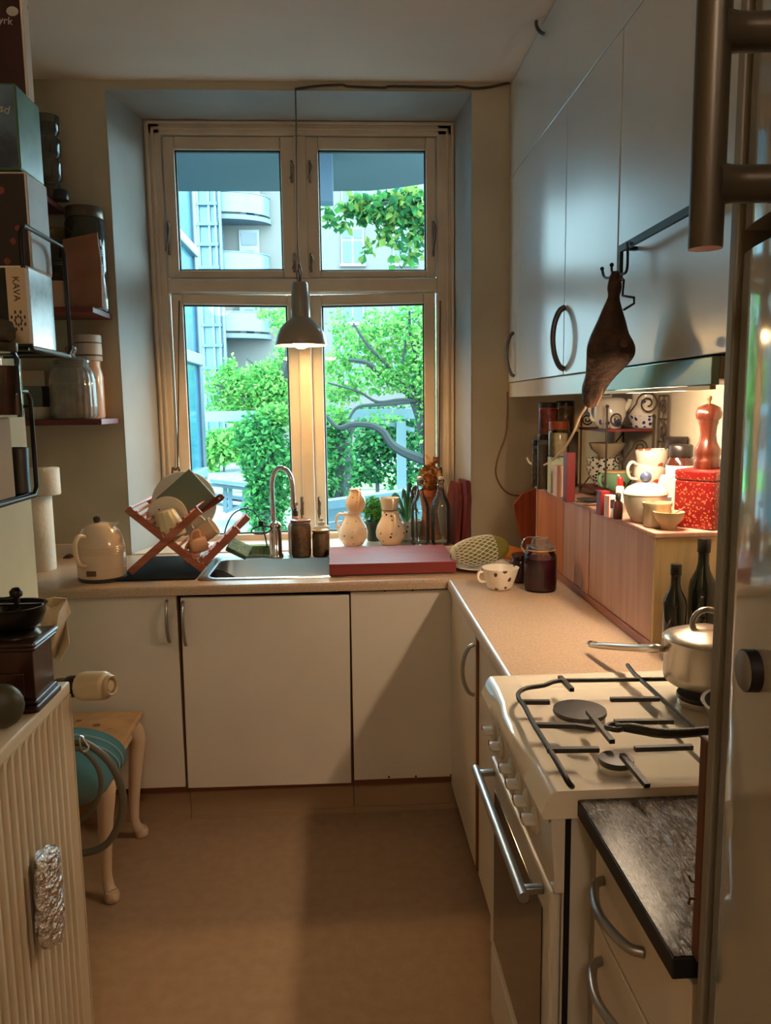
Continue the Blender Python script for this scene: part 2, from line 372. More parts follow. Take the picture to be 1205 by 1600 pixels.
for px in (551, 632, 713, 470, 450):
    for py in (384, 476, 568, 292):
        if px in (470, 450): continue
        p, q = fac(px-16, py-26), fac(px+16, py+26)
        f = P('window', B().box(p.x-.08, q.x+.08, 40.92, 41.0, q.z-.08, p.z+.08).box(p.x-.15, q.x+.15, 40.8, 41.0, q.z-.2, q.z-.08), M('window_white', (112, 116, 118), .5), hb, world=True)
        mz = q.z+(p.z-q.z)*.68; mx_ = (p.x+q.x)/2
        for x0, x1, a, c in ((p.x, mx_-.05, q.z, mz-.06), (mx_+.05, q.x, q.z, mz-.06), (p.x, mx_-.05, mz+.06, p.z), (mx_+.05, q.x, mz+.06, p.z)):
            P('pane', B().box(x0, x1, 40.88, 40.95, a, c), shade_glass, f, world=True)
for k, py in enumerate((345, 437, 529, 253)):   # balcony floors
    p, q = at(348, py, y=40), at(422, py, y=40); cx, R = p.x, (q.x-p.x)
    def half(r, z0, z1, th=None):
        n = 14; o = [(cx+r*math.cos(PI/2*i/n), 41-1.5*r/R*math.sin(PI/2*i/n)) for i in range(n+1)]
        o = [(cx-.6, 41-1.5*r/R)] + o[::-1]
        if th: i_ = [(cx+(r-th)*math.cos(PI/2*i/n), 41-(1.5*r/R-th)*math.sin(PI/2*i/n)) for i in range(n+1)]; o = o+i_+[(cx-.6, 41-1.5*r/R+th)]
        else: o = o+[(cx-.6, 41)]
        return B().prism(o, 'z', z0, z1)
    z = p.z
    f = P('balcony', half(R, z, z+.22), M('balcony_concrete', (88, 98, 108), .8), hb, world=True)
    P('parapet', half(R*.97, z+.34, z+1.22, .05), M('frosted_glass_panel', (92, 114, 122), .2, noise=(2, .05)), f, world=True)
    P('rail', half(R*.98, z+1.24, z+1.29, .08).v and half(R*.98, z+1.24, z+1.29, .08), blue_frame, f, world=True)
    p, q = at(373, py-78, y=40.9), at(407, py-8, y=40.9)
    if k < 3:
        f = P('window', B().box(p.x, q.x, 40.9, 41, q.z, p.z), M('window_white', (112, 116, 118), .5), hb, world=True)
        P('pane', B().box(p.x+.12, q.x-.12, 40.86, 40.9, p.z-.75, p.z-.15), shade_glass, f, world=True); P('pane', B().box(p.x+.3, q.x-.3, 40.86, 40.9, q.z, p.z-1.0), shade_glass, f, world=True)
# stair tower of glass and steel
tw = T('stair_tower', 'glazed steel stair tower beside the curved balconies', 'tower', tuple(at(335, 640, y=39))[:2]+(GZ,))
a0, a1 = at(312, 640, y=39).x, at(352, 640, y=39).x
P('glazing', B().box(a0, a1, 39.2, 40.9, GZ, 13), M('tower_glass', (72, 112, 130), .2, noise=(.5, .1)), tw, world=True)
for px in (316, 333, 343, 350):
    x = at(px, 500, y=39).x; P('post', B().box(x-.05, x+.05, 39.0, 39.2, GZ, 13), blue_frame, tw, world=True)
for py in (318, 350, 382, 418, 508, 540, 575): z = at(330, py, y=39).z; P('landing', B().box(a0, a1, 38.95, 39.2, z-.07, z+.07), M('steel_grey_blue', (64, 92, 112), .5), tw, world=True)
# balcony slab overhead
b = B(); pl = [(-1.5, 3.95), (1.1, 3.95), (1.1, 5.3)]
pl += [tuple(at(px, py, z=2.95))[:2] for px, py in ((665, 287), (620, 294), (580, 298), (520, 299), (443, 299), (275, 299))] + [(-1.5, 4.95)]
slab = T('balcony_slab', 'grey blue underside of the balcony above the window', 'balcony', (0, 4.4, 2.95))
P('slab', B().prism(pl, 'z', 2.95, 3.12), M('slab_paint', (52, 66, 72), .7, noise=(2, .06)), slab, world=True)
p = at(509, 305, y=4.75); P('lamp_box', B().box(p.x-.045, p.x+.045, 4.70, 4.8, p.z-.05, 2.949, .006), M('lamp_box_grey', (54, 74, 92), .5), slab, world=True)
# glazed bay of the neighbouring flat, running away from the house wall on the left
bx = at(318, 640, y=8).x
bay = T('glazed_bay', 'tall glazed bay with blue grey posts at the left of the yard', 'bay', (bx, 6, GZ))
bayf = M('bay_frame', (48, 64, 76), .45); bayg = M('bay_glass', (52, 104, 124), .15, coat=.2, noise=(1.3, .22), c2=(36, 84, 106))
P('glass', B().box(bx-.06, bx-.03, 4.2, 8, GZ, 3.75), bayg, bay, world=True)
for yy in (4.2, 8.0): P('post', B().box(bx-.09, bx+.0, yy-.07, yy+.07, GZ, 3.75, .01), bayf, bay, world=True)
for px, py, t in ((316, 392, .09), (326, 562, .11), (333, 738, .1)):
    z = at(px, py, y=7.9).z; P('rail', B().box(bx-.08, bx+.02, 4.2, 8, z-t/2, z+t/2, .01), M('bay_rail', (80, 98, 108), .45), bay, world=True)
P('roof_rail', B().box(bx-.1, bx+.02, 4.2, 8.05, 3.75, 3.85), bayf, bay, world=True); P('base_panel', B().box(bx-.08, bx+.0, 4.2, 8, GZ, .3), M('bay_panel', (58, 90, 104), .5), bay, world=True)

def leaves(cl, size, nmat=3, aspect=.6, droop=0):
    m = B()
    for c, r, n in cl:
        c = V(c); r = r if isinstance(r, tuple) else (r, r, r)
        for _ in range(n):
            while True:
                q = V((random.uniform(-1, 1), random.uniform(-1, 1), random.uniform(-1, 1)))
                if q.length < 1: break
            p = c+V((q.x*r[0], q.y*r[1], q.z*r[2])); s = size*random.uniform(.6, 1.25)
            d = V((random.gauss(0, 1), random.gauss(0, .6), random.gauss(-.3-droop, .7))).normalized(); n_ = V((random.gauss(0, .8), random.gauss(-.6, .6), random.gauss(.5, .6)))
            e = d.cross(n_); 
            if e.length < 1e-4: continue
            e.normalize(); m.mat(random.randrange(nmat)); k = d.cross(e)*s*.12
            m.add([p, p+d*s*.5+e*s*aspect*.5+k, p+d*s, p+d*s*.5-e*s*aspect*.5+k], [(0, 1, 2), (0, 2, 3)])
    return m
LM = [leaf_mat('leaf_light', (92, 146, 70)), leaf_mat('leaf_mid', (58, 120, 58)), leaf_mat('leaf_pale', (116, 152, 84)), ]
LD = [leaf_mat('ivy_dark', (36, 84, 48), .3), leaf_mat('ivy_mid', (54, 108, 58), .35), leaf_mat('ivy_light', (78, 134, 74), .4)]
LB = [leaf_mat('bough_dark', (36, 78, 48), .35), leaf_mat('bough_mid', (54, 100, 52), .4), leaf_mat('bough_yellow', (96, 118, 60), .45)]
LH = [leaf_mat('hedge_dark', (24, 58, 36), .25), leaf_mat('hedge_mid', (38, 80, 46), .3), leaf_mat('hedge_light', (58, 104, 58), .35)]
bark = M('grey_bark', (44, 48, 48), .9, bump=(30, .3))
def clump(px, py, y, rx, rz, n, ry=None):   # radii in photo pixels at that depth
    k = y/1224; return (at(px, py, y=y), (rx*k, (ry or max(rx, rz))*k*.6, rz*k), n)
def br(pts, r): return B().tube([at(px, py, y=y) for px, py, y in pts], r, 6, smooth=4)
# fruit tree on the right
t = T('fruit_tree', 'spreading fruit tree with dark crooked boughs behind the right window', 'tree', tuple(at(700, 740, y=8.6))[:2]+(GZ,))
P('trunk', br([(735, 900, 8.6), (712, 800, 8.6), (690, 735, 8.6), (668, 705, 8.6), (655, 650, 8.6), (640, 618, 8.7), (628, 610, 8.7)], [.1, .09, .075, .065, .05, .035, .02]), bark, t, world=True)
for pts, r in (([(690, 728, 8.6), (660, 718, 8.5), (628, 705, 8.5), (610, 692, 8.5), (598, 674, 8.5), (578, 664, 8.5), (550, 663, 8.5), (528, 668, 8.5), (508, 648, 8.5)], [.07, .06, .05, .045, .04, .035, .03, .025, .015]),
               ([(664, 640, 8.6), (655, 612, 8.6), (628, 600, 8.6), (612, 592, 8.6)], [.05, .04, .025, .015]), ([(655, 612, 8.6), (651, 560, 8.6), (641, 520, 8.6), (640, 485, 8.6)], [.035, .025, .02, .01]),
               ([(651, 565, 8.6), (656, 520, 8.6), (662, 480, 8.6)], [.02, .012, .008]), ([(630, 600, 8.7), (600, 565, 8.7), (575, 540, 8.7), (552, 505, 8.7)], [.025, .02, .018, .01]),
               ([(640, 628, 8.6), (600, 632, 8.6), (560, 636, 8.6), (545, 655, 8.6)], [.025, .02, .018, .012]), ([(660, 628, 8.6), (625, 625, 8.6), (590, 628, 8.6), (560, 612, 8.6), (512, 598, 8.6)], [.025, .02, .016, .012, .008]),
               ([(600, 590, 8.7), (575, 568, 8.7), (545, 562, 8.7)], [.03, .03, .02]), ([(628, 570, 8.6), (634, 535, 8.6), (638, 500, 8.6)], [.014, .01, .006])):
    P('bough', br(pts, r), bark, t, world=True)
cl = [clump(x, y, d, rx, rz, n) for x, y, d, rx, rz, n in ((600, 510, 8.8, 40, 30, 420), (650, 505, 8.6, 36, 40, 560), (560, 540, 8.9, 40, 30, 460), (625, 560, 8.8, 44, 34, 640), (530, 570, 8.9, 30, 24, 260), (590, 592, 8.7, 48, 24, 480), (650, 590, 8.6, 34, 34, 460), (535, 612, 8.8, 30, 20, 260), (675, 640, 8.6, 26, 50, 420), (530, 505, 9.0, 24, 26, 110), (522, 646, 8.8, 28, 14, 170), (600, 652, 8.8, 40, 8, 60), (670, 540, 8.5, 30, 60, 460), (690, 690, 8.4, 30, 40, 260), (720, 560, 8.6, 60, 80, 500))]
P('leaves', leaves(cl, .062), LM, t, world=True, kind='stuff')
# young tree on the left
t = T('garden_tree', 'light green leafy tree in front of the stair tower', 'tree', tuple(at(430, 740, y=10))[:2]+(GZ,))
P('trunk', br([(430, 860, 10), (428, 760, 10), (432, 640, 10), (448, 560, 10), (452, 500, 10)], [.09, .08, .06, .035, .015]), bark, t, world=True)
for pts, r in (([(432, 650, 10), (400, 625, 10), (365, 612, 10), (335, 600, 10)], [.04, .028, .02, .01]), ([(445, 590, 10), (480, 560, 10), (500, 540, 10)], [.03, .02, .01]), ([(440, 610, 10), (410, 580, 10), (385, 560, 10)], [.03, .02, .01]), ([(470, 640, 9.9), (447, 615, 9.9), (438, 598, 9.9)], [.02, .014, .008])): P('bough', br(pts, r), bark, t, world=True)
cl = [clump(x, y, d, rx, rz, n) for x, y, d, rx, rz, n in ((440, 500, 10.2, 16, 30, 150), (455, 550, 10.1, 24, 34, 300), (400, 600, 10, 50, 32, 760), (350, 600, 10.1, 32, 30, 420), (430, 620, 9.9, 40, 30, 560), (380, 640, 10, 40, 22, 420), (345, 640, 10.2, 26, 18, 160), (360, 572, 10.1, 8, 16, 60), (425, 585, 10.1, 30, 26, 300), (490, 600, 10.2, 30, 60, 380), (410, 665, 9.9, 44, 24, 420), (428, 648, 9.25, 30, 20, 330), (470, 640, 9.3, 20, 30, 200), (415, 490, 10.3, 18, 8, 50))]
P('leaves', leaves([(c_, r_, int(n_*1.6)) for c_, r_, n_ in cl], .064), LM, t, world=True, kind='stuff')
# ivy-clad post, ivy-clad trunk, hedge and shrubs
def bush(name, label, cat, px, py, y, cl, size, mats, trunk=None):
    t = T(name, label, cat, tuple(at(px, py, y=y))[:2]+(GZ,))
    if trunk: P('trunk', br(trunk[0], trunk[1]), bark, t, world=True)
    else: P('stem', br([(px, py+60, y), (px, py-20, y)], .04), bark, t, world=True)
    P('leaves', leaves([clump(*c) for c in cl], size), mats, t, world=True, kind='stuff'); return t
bush('ivy_post', 'thick ivy column between the left window and the picnic bench', 'ivy', 415, 800, 9.2, [(412, 720, 9.2, 34, 60, 1500), (405, 680, 9.2, 40, 36, 800), (415, 790, 9.2, 32, 50, 1200), (428, 840, 9.2, 24, 40, 500), (445, 740, 9.3, 26, 60, 700)], .075, LD, ([(420, 860, 9.2), (418, 700, 9.2)], [.12, .1]))
bush('ivy_tree', 'ivy covered trunk standing behind the right window', 'ivy', 530, 740, 11, [(530, 700, 11, 24, 50, 700), (520, 660, 11, 26, 30, 360), (528, 755, 11, 30, 44, 520), (512, 730, 11, 20, 60, 380)], .08, LD, ([(532, 800, 11), (535, 690, 11), (545, 660, 11)], [.16, .14, .12]))
bush('hedge', 'dense hedge behind the white pergola post', 'hedge', 590, 740, 15, [(590, 690, 15, 40, 34, 900), (560, 735, 15, 46, 22, 620), (640, 700, 15, 44, 60, 900), (660, 760, 15, 60, 30, 500), (600, 650, 15.5, 60, 20, 400)], .13, LH)
bush('hedge', 'pale hazy shrubs beyond the lawn on the left', 'shrub', 350, 700, 28, [(350, 695, 28, 34, 26, 500), (380, 690, 29, 40, 30, 420), (330, 720, 28, 20, 14, 160)], .3, LM)
# hanging bough in front of the upper right pane
t = T('hanging_bough', 'low bough of broad leaves hanging across the upper right pane', 'tree', tuple(at(690, 290, y=6.2)))
P('trunk', B().tube([(2.9, 6.6, GZ), (2.85, 6.55, 1.2), (2.5, 6.4, 3.0)], [.12, .1, .06], 8, smooth=3), bark, t, world=True); P('branch', br([(1190, 330, 6.45), (1000, 190, 6.4), (760, 230, 6.2), (680, 300, 6.2), (600, 318, 6.2), (540, 330, 6.2)], [.05, .045, .03, .025, .015, .006]), bark, t, world=True)
cl = [clump(x, y, 6.2, rx, rz, n) for x, y, rx, rz, n in ((640, 320, 34, 30, 280), (600, 325, 34, 28, 190), (565, 322, 26, 24, 110), (530, 335, 24, 22, 54), (655, 355, 20, 26, 100), (612, 368, 30, 16, 56), (645, 395, 16, 20, 26), (618, 400, 12, 14, 12), (575, 385, 10, 20, 14), (680, 360, 20, 60, 70))]
P('leaves', leaves(cl, .075, aspect=.75, droop=.5), LB, t, world=True, kind='stuff')
# pergola
pg = T('pergola', 'white timber pergola with one post among the trees', 'pergola', tuple(at(628, 720, y=9.5))[:2]+(GZ,))
pw = M('pergola_white', (96, 118, 124), .6, noise=(3, .05))
a, c = at(300, 648, y=9.5), at(660, 650, y=9.5); P('beam', B().box(a.x-2, c.x, 9.42, 9.54, c.z-.03, c.z+.09), pw, pg, world=True)
a = at(560, 657, y=9.5); P('beam', B().box(a.x-1.2, c.x, 10.6, 10.7, c.z-.02, c.z+.08), pw, pg, world=True)
a = at(627, 700, y=9.5); P('post', B().box(a.x-.055, a.x+.055, 9.43, 9.53, GZ, c.z-.06), pw, pg, world=True)
a = at(300, 700, y=9.5); P('post', B().box(a.x-.055, a.x+.055, 9.43, 9.53, GZ, c.z-.06), pw, pg, world=True)
P('brace', B().bar((c.x-.7, 9.48, c.z-.0), (c.x-.1, 9.48, c.z-.17), .05, .04), pw, pg, world=True)
# timber balustrade of the terrace
bl = T('balustrade', 'pale blue boarded terrace balustrade with a flat cap', 'balustrade', (at(590, 800, y=6.4).x, 6.4, GZ))
a, c = at(480, 792, y=6.6), at(700, 763, y=6.2); dy = c-a
bm_ = M('balustrade_paint', (84, 108, 118), .55, noise=(3, .05))
P('cap', B().bar(a, c, .07, .16), bm_, bl, world=True)
for k in range(9):
    o = V((0, .02, -.1-.115*k)); P('plank', B().bar(a+o, c+o, .105, .03), bm_, bl, world=True)
# picnic bench
pb = T('picnic_bench', 'grey picnic bench on the paving left of the ivy', 'bench', tuple(at(385, 790, y=15))[:2]+(GZ,))
pm = M('weathered_timber', (66, 88, 98), .7)
for k, (px0, py0, px1, py1) in enumerate(((330, 750, 395, 757), (330, 756, 395, 764), (335, 772, 400, 780), (345, 776, 402, 784), (340, 786, 390, 793))):
    P('plank', B().bar(at(px0, py0, y=15+.2*k), at(px1, py1, y=15+.2*k), .06, .3), pm, pb, world=True)
for px, py0, py1 in ((352, 750, 800), (382, 756, 806), (394, 758, 800), (360, 752, 795)):
    a, c = at(px, py0, y=15.3), at(px, py1, y=15.3); P('leg', B().bar(a, V((c.x, c.y, max(c.z, GZ))), .08, .08), pm, pb, world=True)
P('brace', B().bar(at(352, 800, y=15.3), at(392, 785, y=15.3), .06, .06), pm, pb, world=True)
# outer house wall below and beside the window so that no yard light leaks
# ================================================================ base cabinets under the window
HC = .90
YD = 2.722     # door plane of the window run
def arch(px0, py0, px1, py1, plane, r=.0055, out=.03, flat=None):
    a, c = at(px0, py0, **plane), at(px1, py1, **plane); d = (V((0, -1, 0)) if 'y' in plane else V((-1, 0, 0)))*out
    return B().tube([a, a+(c-a)*.06+d*.45, a+(c-a)*.25+d*.85, (a+c)/2+d, c+(a-c)*.25+d*.85, c+(a-c)*.06+d*.45, c], r, 8, smooth=4)
xs1 = .0157; xs0 = at(289, 1100, y=YD).x; xl1 = at(278.5, 1000, y=YD).x; zb = .151
def base_cab(x0, x1, label, zt=.866):
    t = T('base_cabinet', label, 'cabinet', ((x0+x1)/2, 3.0, 0))
    P('carcass', B().box(x0+.001, x1-.001, YD+.022, YB-.003, .12, zt), brown_edge, t, world=True)
    P('plinth', B().box(x0+.0005, x1-.0005, YD+.05, YD+.07, .0, .12).box(x0+.0005, x1-.0005, YD+.043, YD+.0495, .0, .022), M('plinth_paint', (168, 138, 108), .5), t, world=True)
    return t
t = base_cab(-1.458, xs0-.007, 'white base cabinet below the cream kettle, left of the sink unit')
d = P('door', B().box(-1.2, xl1, YD, YD+.019, zb, .864, .002), white_lam, t, world=True)
P('handle', arch(261, 938, 265, 1003, dict(y=YD-.002)), alu, d, world=True)
t = base_cab(xs0-.006, xs1+.003, 'white base cabinet under the sink with the wide slightly crooked door', .735)
d = P('door', B().box(xs0, xs1-.002, YD-.004, YD+.017, zb-.006, .852, .002, rot=RY(math.radians(.5))), white_lam, t, world=True)
P('handle', arch(286, 940, 291, 1008, dict(y=YD-.006)), alu, d, world=True)
t = base_cab(xs1+.004, .43, 'white blind corner cabinet panel with small screw holes')
d = P('panel', B().box(xs1+.006, .384, YD, YD+.019, zb, .858, .002), white_lam, t, world=True)
hole = M('screw_hole', (50, 34, 26), .8)
for px, py in ((602, 923), (645, 922), (608, 1214), (650, 1213), (705, 1211)):
    p = at(px, py, y=YD-.002); P('screw_cap', B().lathe([(.004, 0), (.0035, .0025)], p, 10, RX(PI/2)), hole, d, world=True)
# base cabinet of the right run, then the filler beside the cooker
XD = .388; ysm = at(748, 1100, x=XD).y
t = T('base_cabinet', 'narrow white base cabinet in the right run beside the cooker', 'cabinet', (.7, 2.3, 0))
P('carcass', B().box(XD+.022, .99, 1.705, YD-.01, .12, .866), brown_edge, t, world=True)
P('plinth', B().box(XD+.05, XD+.07, 1.705, YD-.008, 0, .12), MATS['plinth_paint'], t, world=True)
d = P('door', B().box(XD-.008, XD+.01, ysm+.012, YD-.004, .12, .862, .002), white_lam, t, world=True)
P('edge_strip', B().box(XD-.006, XD+.014, ysm-.004, ysm+.0115, .11, .85), brown_edge, d, world=True)
P('handle', arch(741, 1007, 741, 1086, dict(x=XD-.01), .006, .035), alu, d, world=True)
P('filler', B().box(XD+.0, XD+.018, 1.708, ysm-.006, .1, .862, .002), white_lam, t, world=True)

# worktops
def nosed(x0, x1, y0, y1, z0, z1, side):
    m = B(); n = 6; r = .012
    if side == 'y':
        o = [(y1, z0), (y1, z1)]+[(y0+r-r*math.sin(PI/2*i/n), z1-r+r*math.cos(PI/2*i/n)) for i in range(n+1)]+[(y0, z0)]
        m.prism(o, 'x', x0, x1)
    else:
        o = [(x1, z0), (x1, z1)]+[(x0+r-r*math.sin(PI/2*i/n), z1-r+r*math.cos(PI/2*i/n)) for i in range(n+1)]+[(x0, z0)]
        m.prism([(u, v) for u, v in o], 'y', y0, y1)
    m.sm = [len(f) == 4 for f in m.f]
    return m
SX0, SX1, SY0, SY1 = -.50, -.02, 2.805, 3.155      # sink cut-out
YN = 2.700
t = T('worktop', 'beige laminate worktop running under the window with the sink let in', 'worktop', (-.2, 3.0, .87))
P('slab', nosed(XN+.001, SX0, YN, YB-.001, .868, HC, 'y'), counter_m, t, world=True)
P('slab', nosed(SX1, XR-.001, YN, YB-.001, .868, HC, 'y'), counter_m, t, world=True)
P('slab', nosed(SX0, SX1, YN, SY0, .868, HC, 'y'), counter_m, t, world=True); P('slab', B().box(SX0, SX1, SY1, YB-.001, .868, HC), counter_m, t, world=True)
XNOSE = .366
t = T('worktop', 'beige laminate worktop on the right in front of the pink cupboards', 'worktop', (.7, 2.2, .87))
P('slab', B().box(XNOSE+.012, XR-.001, 1.702, YN-.001, .868, HC), counter_m, t, world=True)
P('edging', nosed(XNOSE, XNOSE+.0125, 1.702, YN-.001, .868, HC, 'x'), counter_nose, t, world=True)

# sink
t = T('sink', 'stainless steel sink bowl let into the worktop below the window', 'sink', ((SX0+SX1)/2, 2.98, .74))
b = B(); rim = .028; zb_ = .745
outer = [(SX0-rim, SY0-rim), (SX1+rim, SY0-rim), (SX1+rim, SY1+.06), (SX0-rim, SY1+.06)]; inn = [(SX0+.006, SY0+.006), (SX1-.006, SY0+.006), (SX1-.006, SY1-.006), (SX0+.006, SY1-.006)]
def rr(poly, r, n=5):
    o = []; k = len(poly)
    for i in range(k):
        p = V(poly[i]+(0,)); a = (V(poly[i-1]+(0,))-p).normalized(); c = (V(poly[(i+1) % k]+(0,))-p).normalized()
        for j in range(n+1):
            q = j/n; s0, s1 = p+a*r, p+c*r; o.append(((1-q)**2*s0+2*q*(1-q)*p+q*q*s1)[:2])
    return o
O, I = rr(outer, .03), rr(inn, .05); n = len(O)
L_ = [[(x, y, HC+.0005) for x, y in O], [(x, y, HC+.004) for x, y in rr([(outer[0][0]+.004, outer[0][1]+.004), (outer[1][0]-.004, outer[1][1]+.004), (outer[2][0]-.004, outer[2][1]-.004), (outer[3][0]+.004, outer[3][1]-.004)], .03)], [(x, y, HC+.003) for x, y in I], [(x, y, HC-.006) for x, y in I], [(x*.985-.004, (y-2.98)*.97+2.98, zb_+.02) for x, y in I], [((x+.26)*.88-.26, (y-2.98)*.85+2.98, zb_) for x, y in I]]
vs = [p for l in L_ for p in l]; fs = []
for i in range(len(L_)-1):
    for k in range(n): fs.append((i*n+k, i*n+(k+1) % n, (i+1)*n+(k+1) % n, (i+1)*n+k))
fs.append(tuple((len(L_)-1)*n+k for k in range(n)))
b.add(vs, fs, True); P('bowl', b, steel, t, world=True)
P('drain', B().lathe([(.04, .0), (.038, .004), (.02, .002), (1e-5, .001)], (-.26, 2.98, zb_+.001), 20), chrome, t, world=True)
# tap
tp = at(430, 873, z=HC+.004); tx, ty = tp.x, 3.19
t = T('kitchen_tap', 'chrome swan-neck kitchen tap standing behind the sink', 'tap', (tx, ty, HC+.004))
P('body', B().lathe([(.031, 0), (.031, .008), (.026, .014), (.025, .10), (.022, .118)], (0, 0, 0), 24), chrome, t)
P('knob', B().ball((.0, -.006, .128), .026, .026, .022), chrome, t)
b = B(); pts = [(at(px, py, y=ty-dy)-V((tx, ty, HC+.004))) for px, py, dy in ((428, 818, 0), (426, 785, 0), (425, 760, 0), (427, 743, .005), (433, 733, .012), (441, 731, .02), (449, 736, .03), (455, 748, .04), (457, 765, .042), (458, 788, .042))]
b.tube(pts, .0098, 12, smooth=4); P('spout', b, chrome, t)
P('nozzle', B().tube([pts[-1]+V((0, 0, .008)), pts[-1]+V((.001, 0, -.016))], .0125, 12), chrome, t)

# ================================================================ upper cabinets on the right wall
XU = .71; ZB, ZM = 1.602, 2.424
seams = [3.318, 3.142, 2.498, 2.021, 1.40]
def upper(y1, y0, label, handle=None, z0=ZB, z1=ZM, gap=.0025):
    t = T('wall_cabinet', label, 'cabinet', (.86, (y0+y1)/2, z0))
    P('carcass', B().box(XU+.02, XR-.002, y0+.0005, y1-.0005, z0, z1-.001), M('cabinet_dark_edge', (60, 52, 46), .6), t, world=True)
    d = P('door', B().box(XU, XU+.0185, y0+gap, y1-gap, z0+.001, z1-.0025, .0015), gloss_white, t, world=True)
    if handle: P('handle', handle, M('dark_pewter', (92, 90, 88), .35, metal=.7), d, world=True)
    return t
upper(seams[0], seams[1], 'narrow white wall cabinet in the corner beside the window', arch(803, 520, 804, 588, dict(x=XU-.001), .007, .03))
upper(seams[1], seams[2], 'white wall cabinet with the dark bow handle left of the hanging ham', arch(883, 480, 882, 577, dict(x=XU-.001), .009, .038), gap=.001)
upper(seams[2], seams[3], 'white wall cabinet directly behind the hanging ham', gap=.0045)
upper(seams[3], seams[4], 'white wall cabinet nearest the fridge, carrying the black rail', gap=.0045)
for y1, y0, nm, hd in ((3.318, 2.498, 'white top cabinet under the ceiling nearest the window with a bow handle', arch(848, 22, 851, 53, dict(x=XU-.001), .006, .025)), (2.498, 1.40, 'white top cabinet under the ceiling above the black rail', None)):
    upper(y1, y0, nm, hd, ZM, ZC-.004, .0006)
# light pelmet / slim cooker hood under the cabinets
pm2 = M('pelmet_gloss', (176, 184, 176), .1, coat=.6)
t = T('pelmet', 'pale light pelmet under the corner wall cabinets', 'pelmet', (XU+.01, 2.8, 1.537))
P('board', B().box(XU+.004, XU+.02, 2.19, 3.317, 1.54, 1.600, .002), M('pelmet_matt', (208, 200, 186), .2, noise=(3, .04)), t, world=True)
t = T('cooker_hood', 'slim cooker hood with a shiny front strip under the wall cabinets', 'cooker hood', (.85, 1.8, 1.536))
P('front', B().box(XU-.004, XU+.012, 1.475, 2.188, 1.545, 1.599, .002), M('hood_front', (150, 176, 164), .3, metal=.35), t, world=True)
P('casing', B().box(XU+.0125, XR-.004, 1.475, 2.188, 1.556, 1.599), M('hood_casing', (150, 140, 128), .4), t, world=True)
P('edge_strip', B().box(XU-.006, XU+.006, 1.475, 2.188, 1.536, 1.5445, .001), M('brass_trim', (196, 160, 110), .35, metal=.6), t, world=True)
lm_ = T('strip_light', 'glowing strip light under the cooker hood', 'lamp', (.755, 1.95, 1.53))
P('diffuser', B().box(.736, .770, 1.72, 2.08, 1.5375, 1.5555, .003), M('strip_glow', (255, 222, 170), .5, emit=((255, 226, 190), STRIP_W)), lm_, world=True)
# plain wall between hood and worktop is the room wall; black rail, hook and ham
rl = T('over_door_rail', 'black rail hooked on the wall cabinet door seam', 'rail', (.69, 1.9, 1.88))
za = at(972, 388, x=.672).z; ya = at(972, 388, x=.672).y
b = B().box(.668, .676, 1.47, ya, za-.008, za+.008).box(.668, .676, ya, ya+.012, za-.075, za+.008)
P('rail', b, black_metal, rl, world=True)
P('bracket', B().box(.677, .7085, ya-.004, ya+.012, za-.004, za+.004).box(.677, .7085, 1.48, 1.49, za-.004, za+.004), black_metal, rl, world=True)
hk = T('meat_hook', 'black wire hook rack holding the ham below the rail', 'hook', tuple(at(958, 430, x=.65)))
def hx(px, py, x=.65): return at(px, py, x=x)
b = B().tube([hx(980, 380, .664), hx(981, 395), hx(980, 420), hx(974, 428), hx(960, 428), hx(952, 434), hx(944, 432), hx(941, 420)], .0032, 6, smooth=4)
b.tube([hx(958, 428, .645), hx(956, 422, .635), hx(956, 414, .632)], .003, 6, smooth=3)
b.tube([hx(966, 428), hx(975, 438), hx(973, 462), hx(991, 465), hx(991, 474), hx(975, 484)], .0028, 6)
P('wire', b, black_metal, hk, world=True)
P('tip', B().ball(hx(941, 420), .005).ball(hx(956, 414, .632), .005), black_metal, hk, world=True)
hm = T('cured_ham', 'dark cured ham leg hanging from a black hook in front of the cabinets', 'ham', tuple(at(925, 630, x=.63)))
prof = ((962, 424, 5), (961, 440, 9.5), (960, 452, 10.5), (958.5, 464, 8.5), (956, 482, 14), (955, 502, 21), (954.5, 522, 28), (957, 540, 35), (956, 556, 35.5), (948, 572, 30), (938, 588, 23), (929, 604, 19), (925, 618, 15.5), (923, 630, 11), (923, 637, 5))
vs = []; fs = []; sg = 24; p2 = []
for i in range(len(prof)-1):
    p0, p1, p2_, p3 = prof[max(i-1, 0)], prof[i], prof[i+1], prof[min(i+2, len(prof)-1)]
    for k in range(3):
        tt = k/3; p2.append(tuple(.5*(2*b_+(c_-a_)*tt+(2*a_-5*b_+4*c_-d_)*tt*tt+(3*b_-a_-3*c_+d_)*tt**3) for a_, b_, c_, d_ in zip(p0, p1, p2_, p3)))
prof = p2+[prof[-1]]
for i, (px, py, hw) in enumerate(prof):
    c = at(px, py, x=.628); r = hw*(c-EYE).length/FPX*.985
    for k in range(sg):
        a = 2*PI*k/sg; wv = 1+.05*math.sin(3*a+i*.23)+.03*math.sin(5*a-i*.33)
        u = RT*math.cos(a)*r; d = V((FW.x, FW.y, 0)).normalized()*math.sin(a)*min(r*.7, .034); vs.append(c+(u+d)*wv)
for i in range(len(prof)-1):
    for k in range(sg): fs.append((i*sg+k, i*sg+(k+1) % sg, (i+1)*sg+(k+1) % sg, (i+1)*sg+k))
fs += [tuple(range(sg)), tuple((len(prof)-1)*sg+k for k in range(sg))]
P('meat', B().add(vs, fs, True), M('cured_meat', (86, 58, 44), .55, c2=(48, 34, 28), noise=(22, .3), bump=(40, .5)), hm, world=True)
P('bone_knob', B().ball(at(976, 536, x=.606), .009, .006, .009), M('bone', (92, 64, 48), .6), hm, world=True)
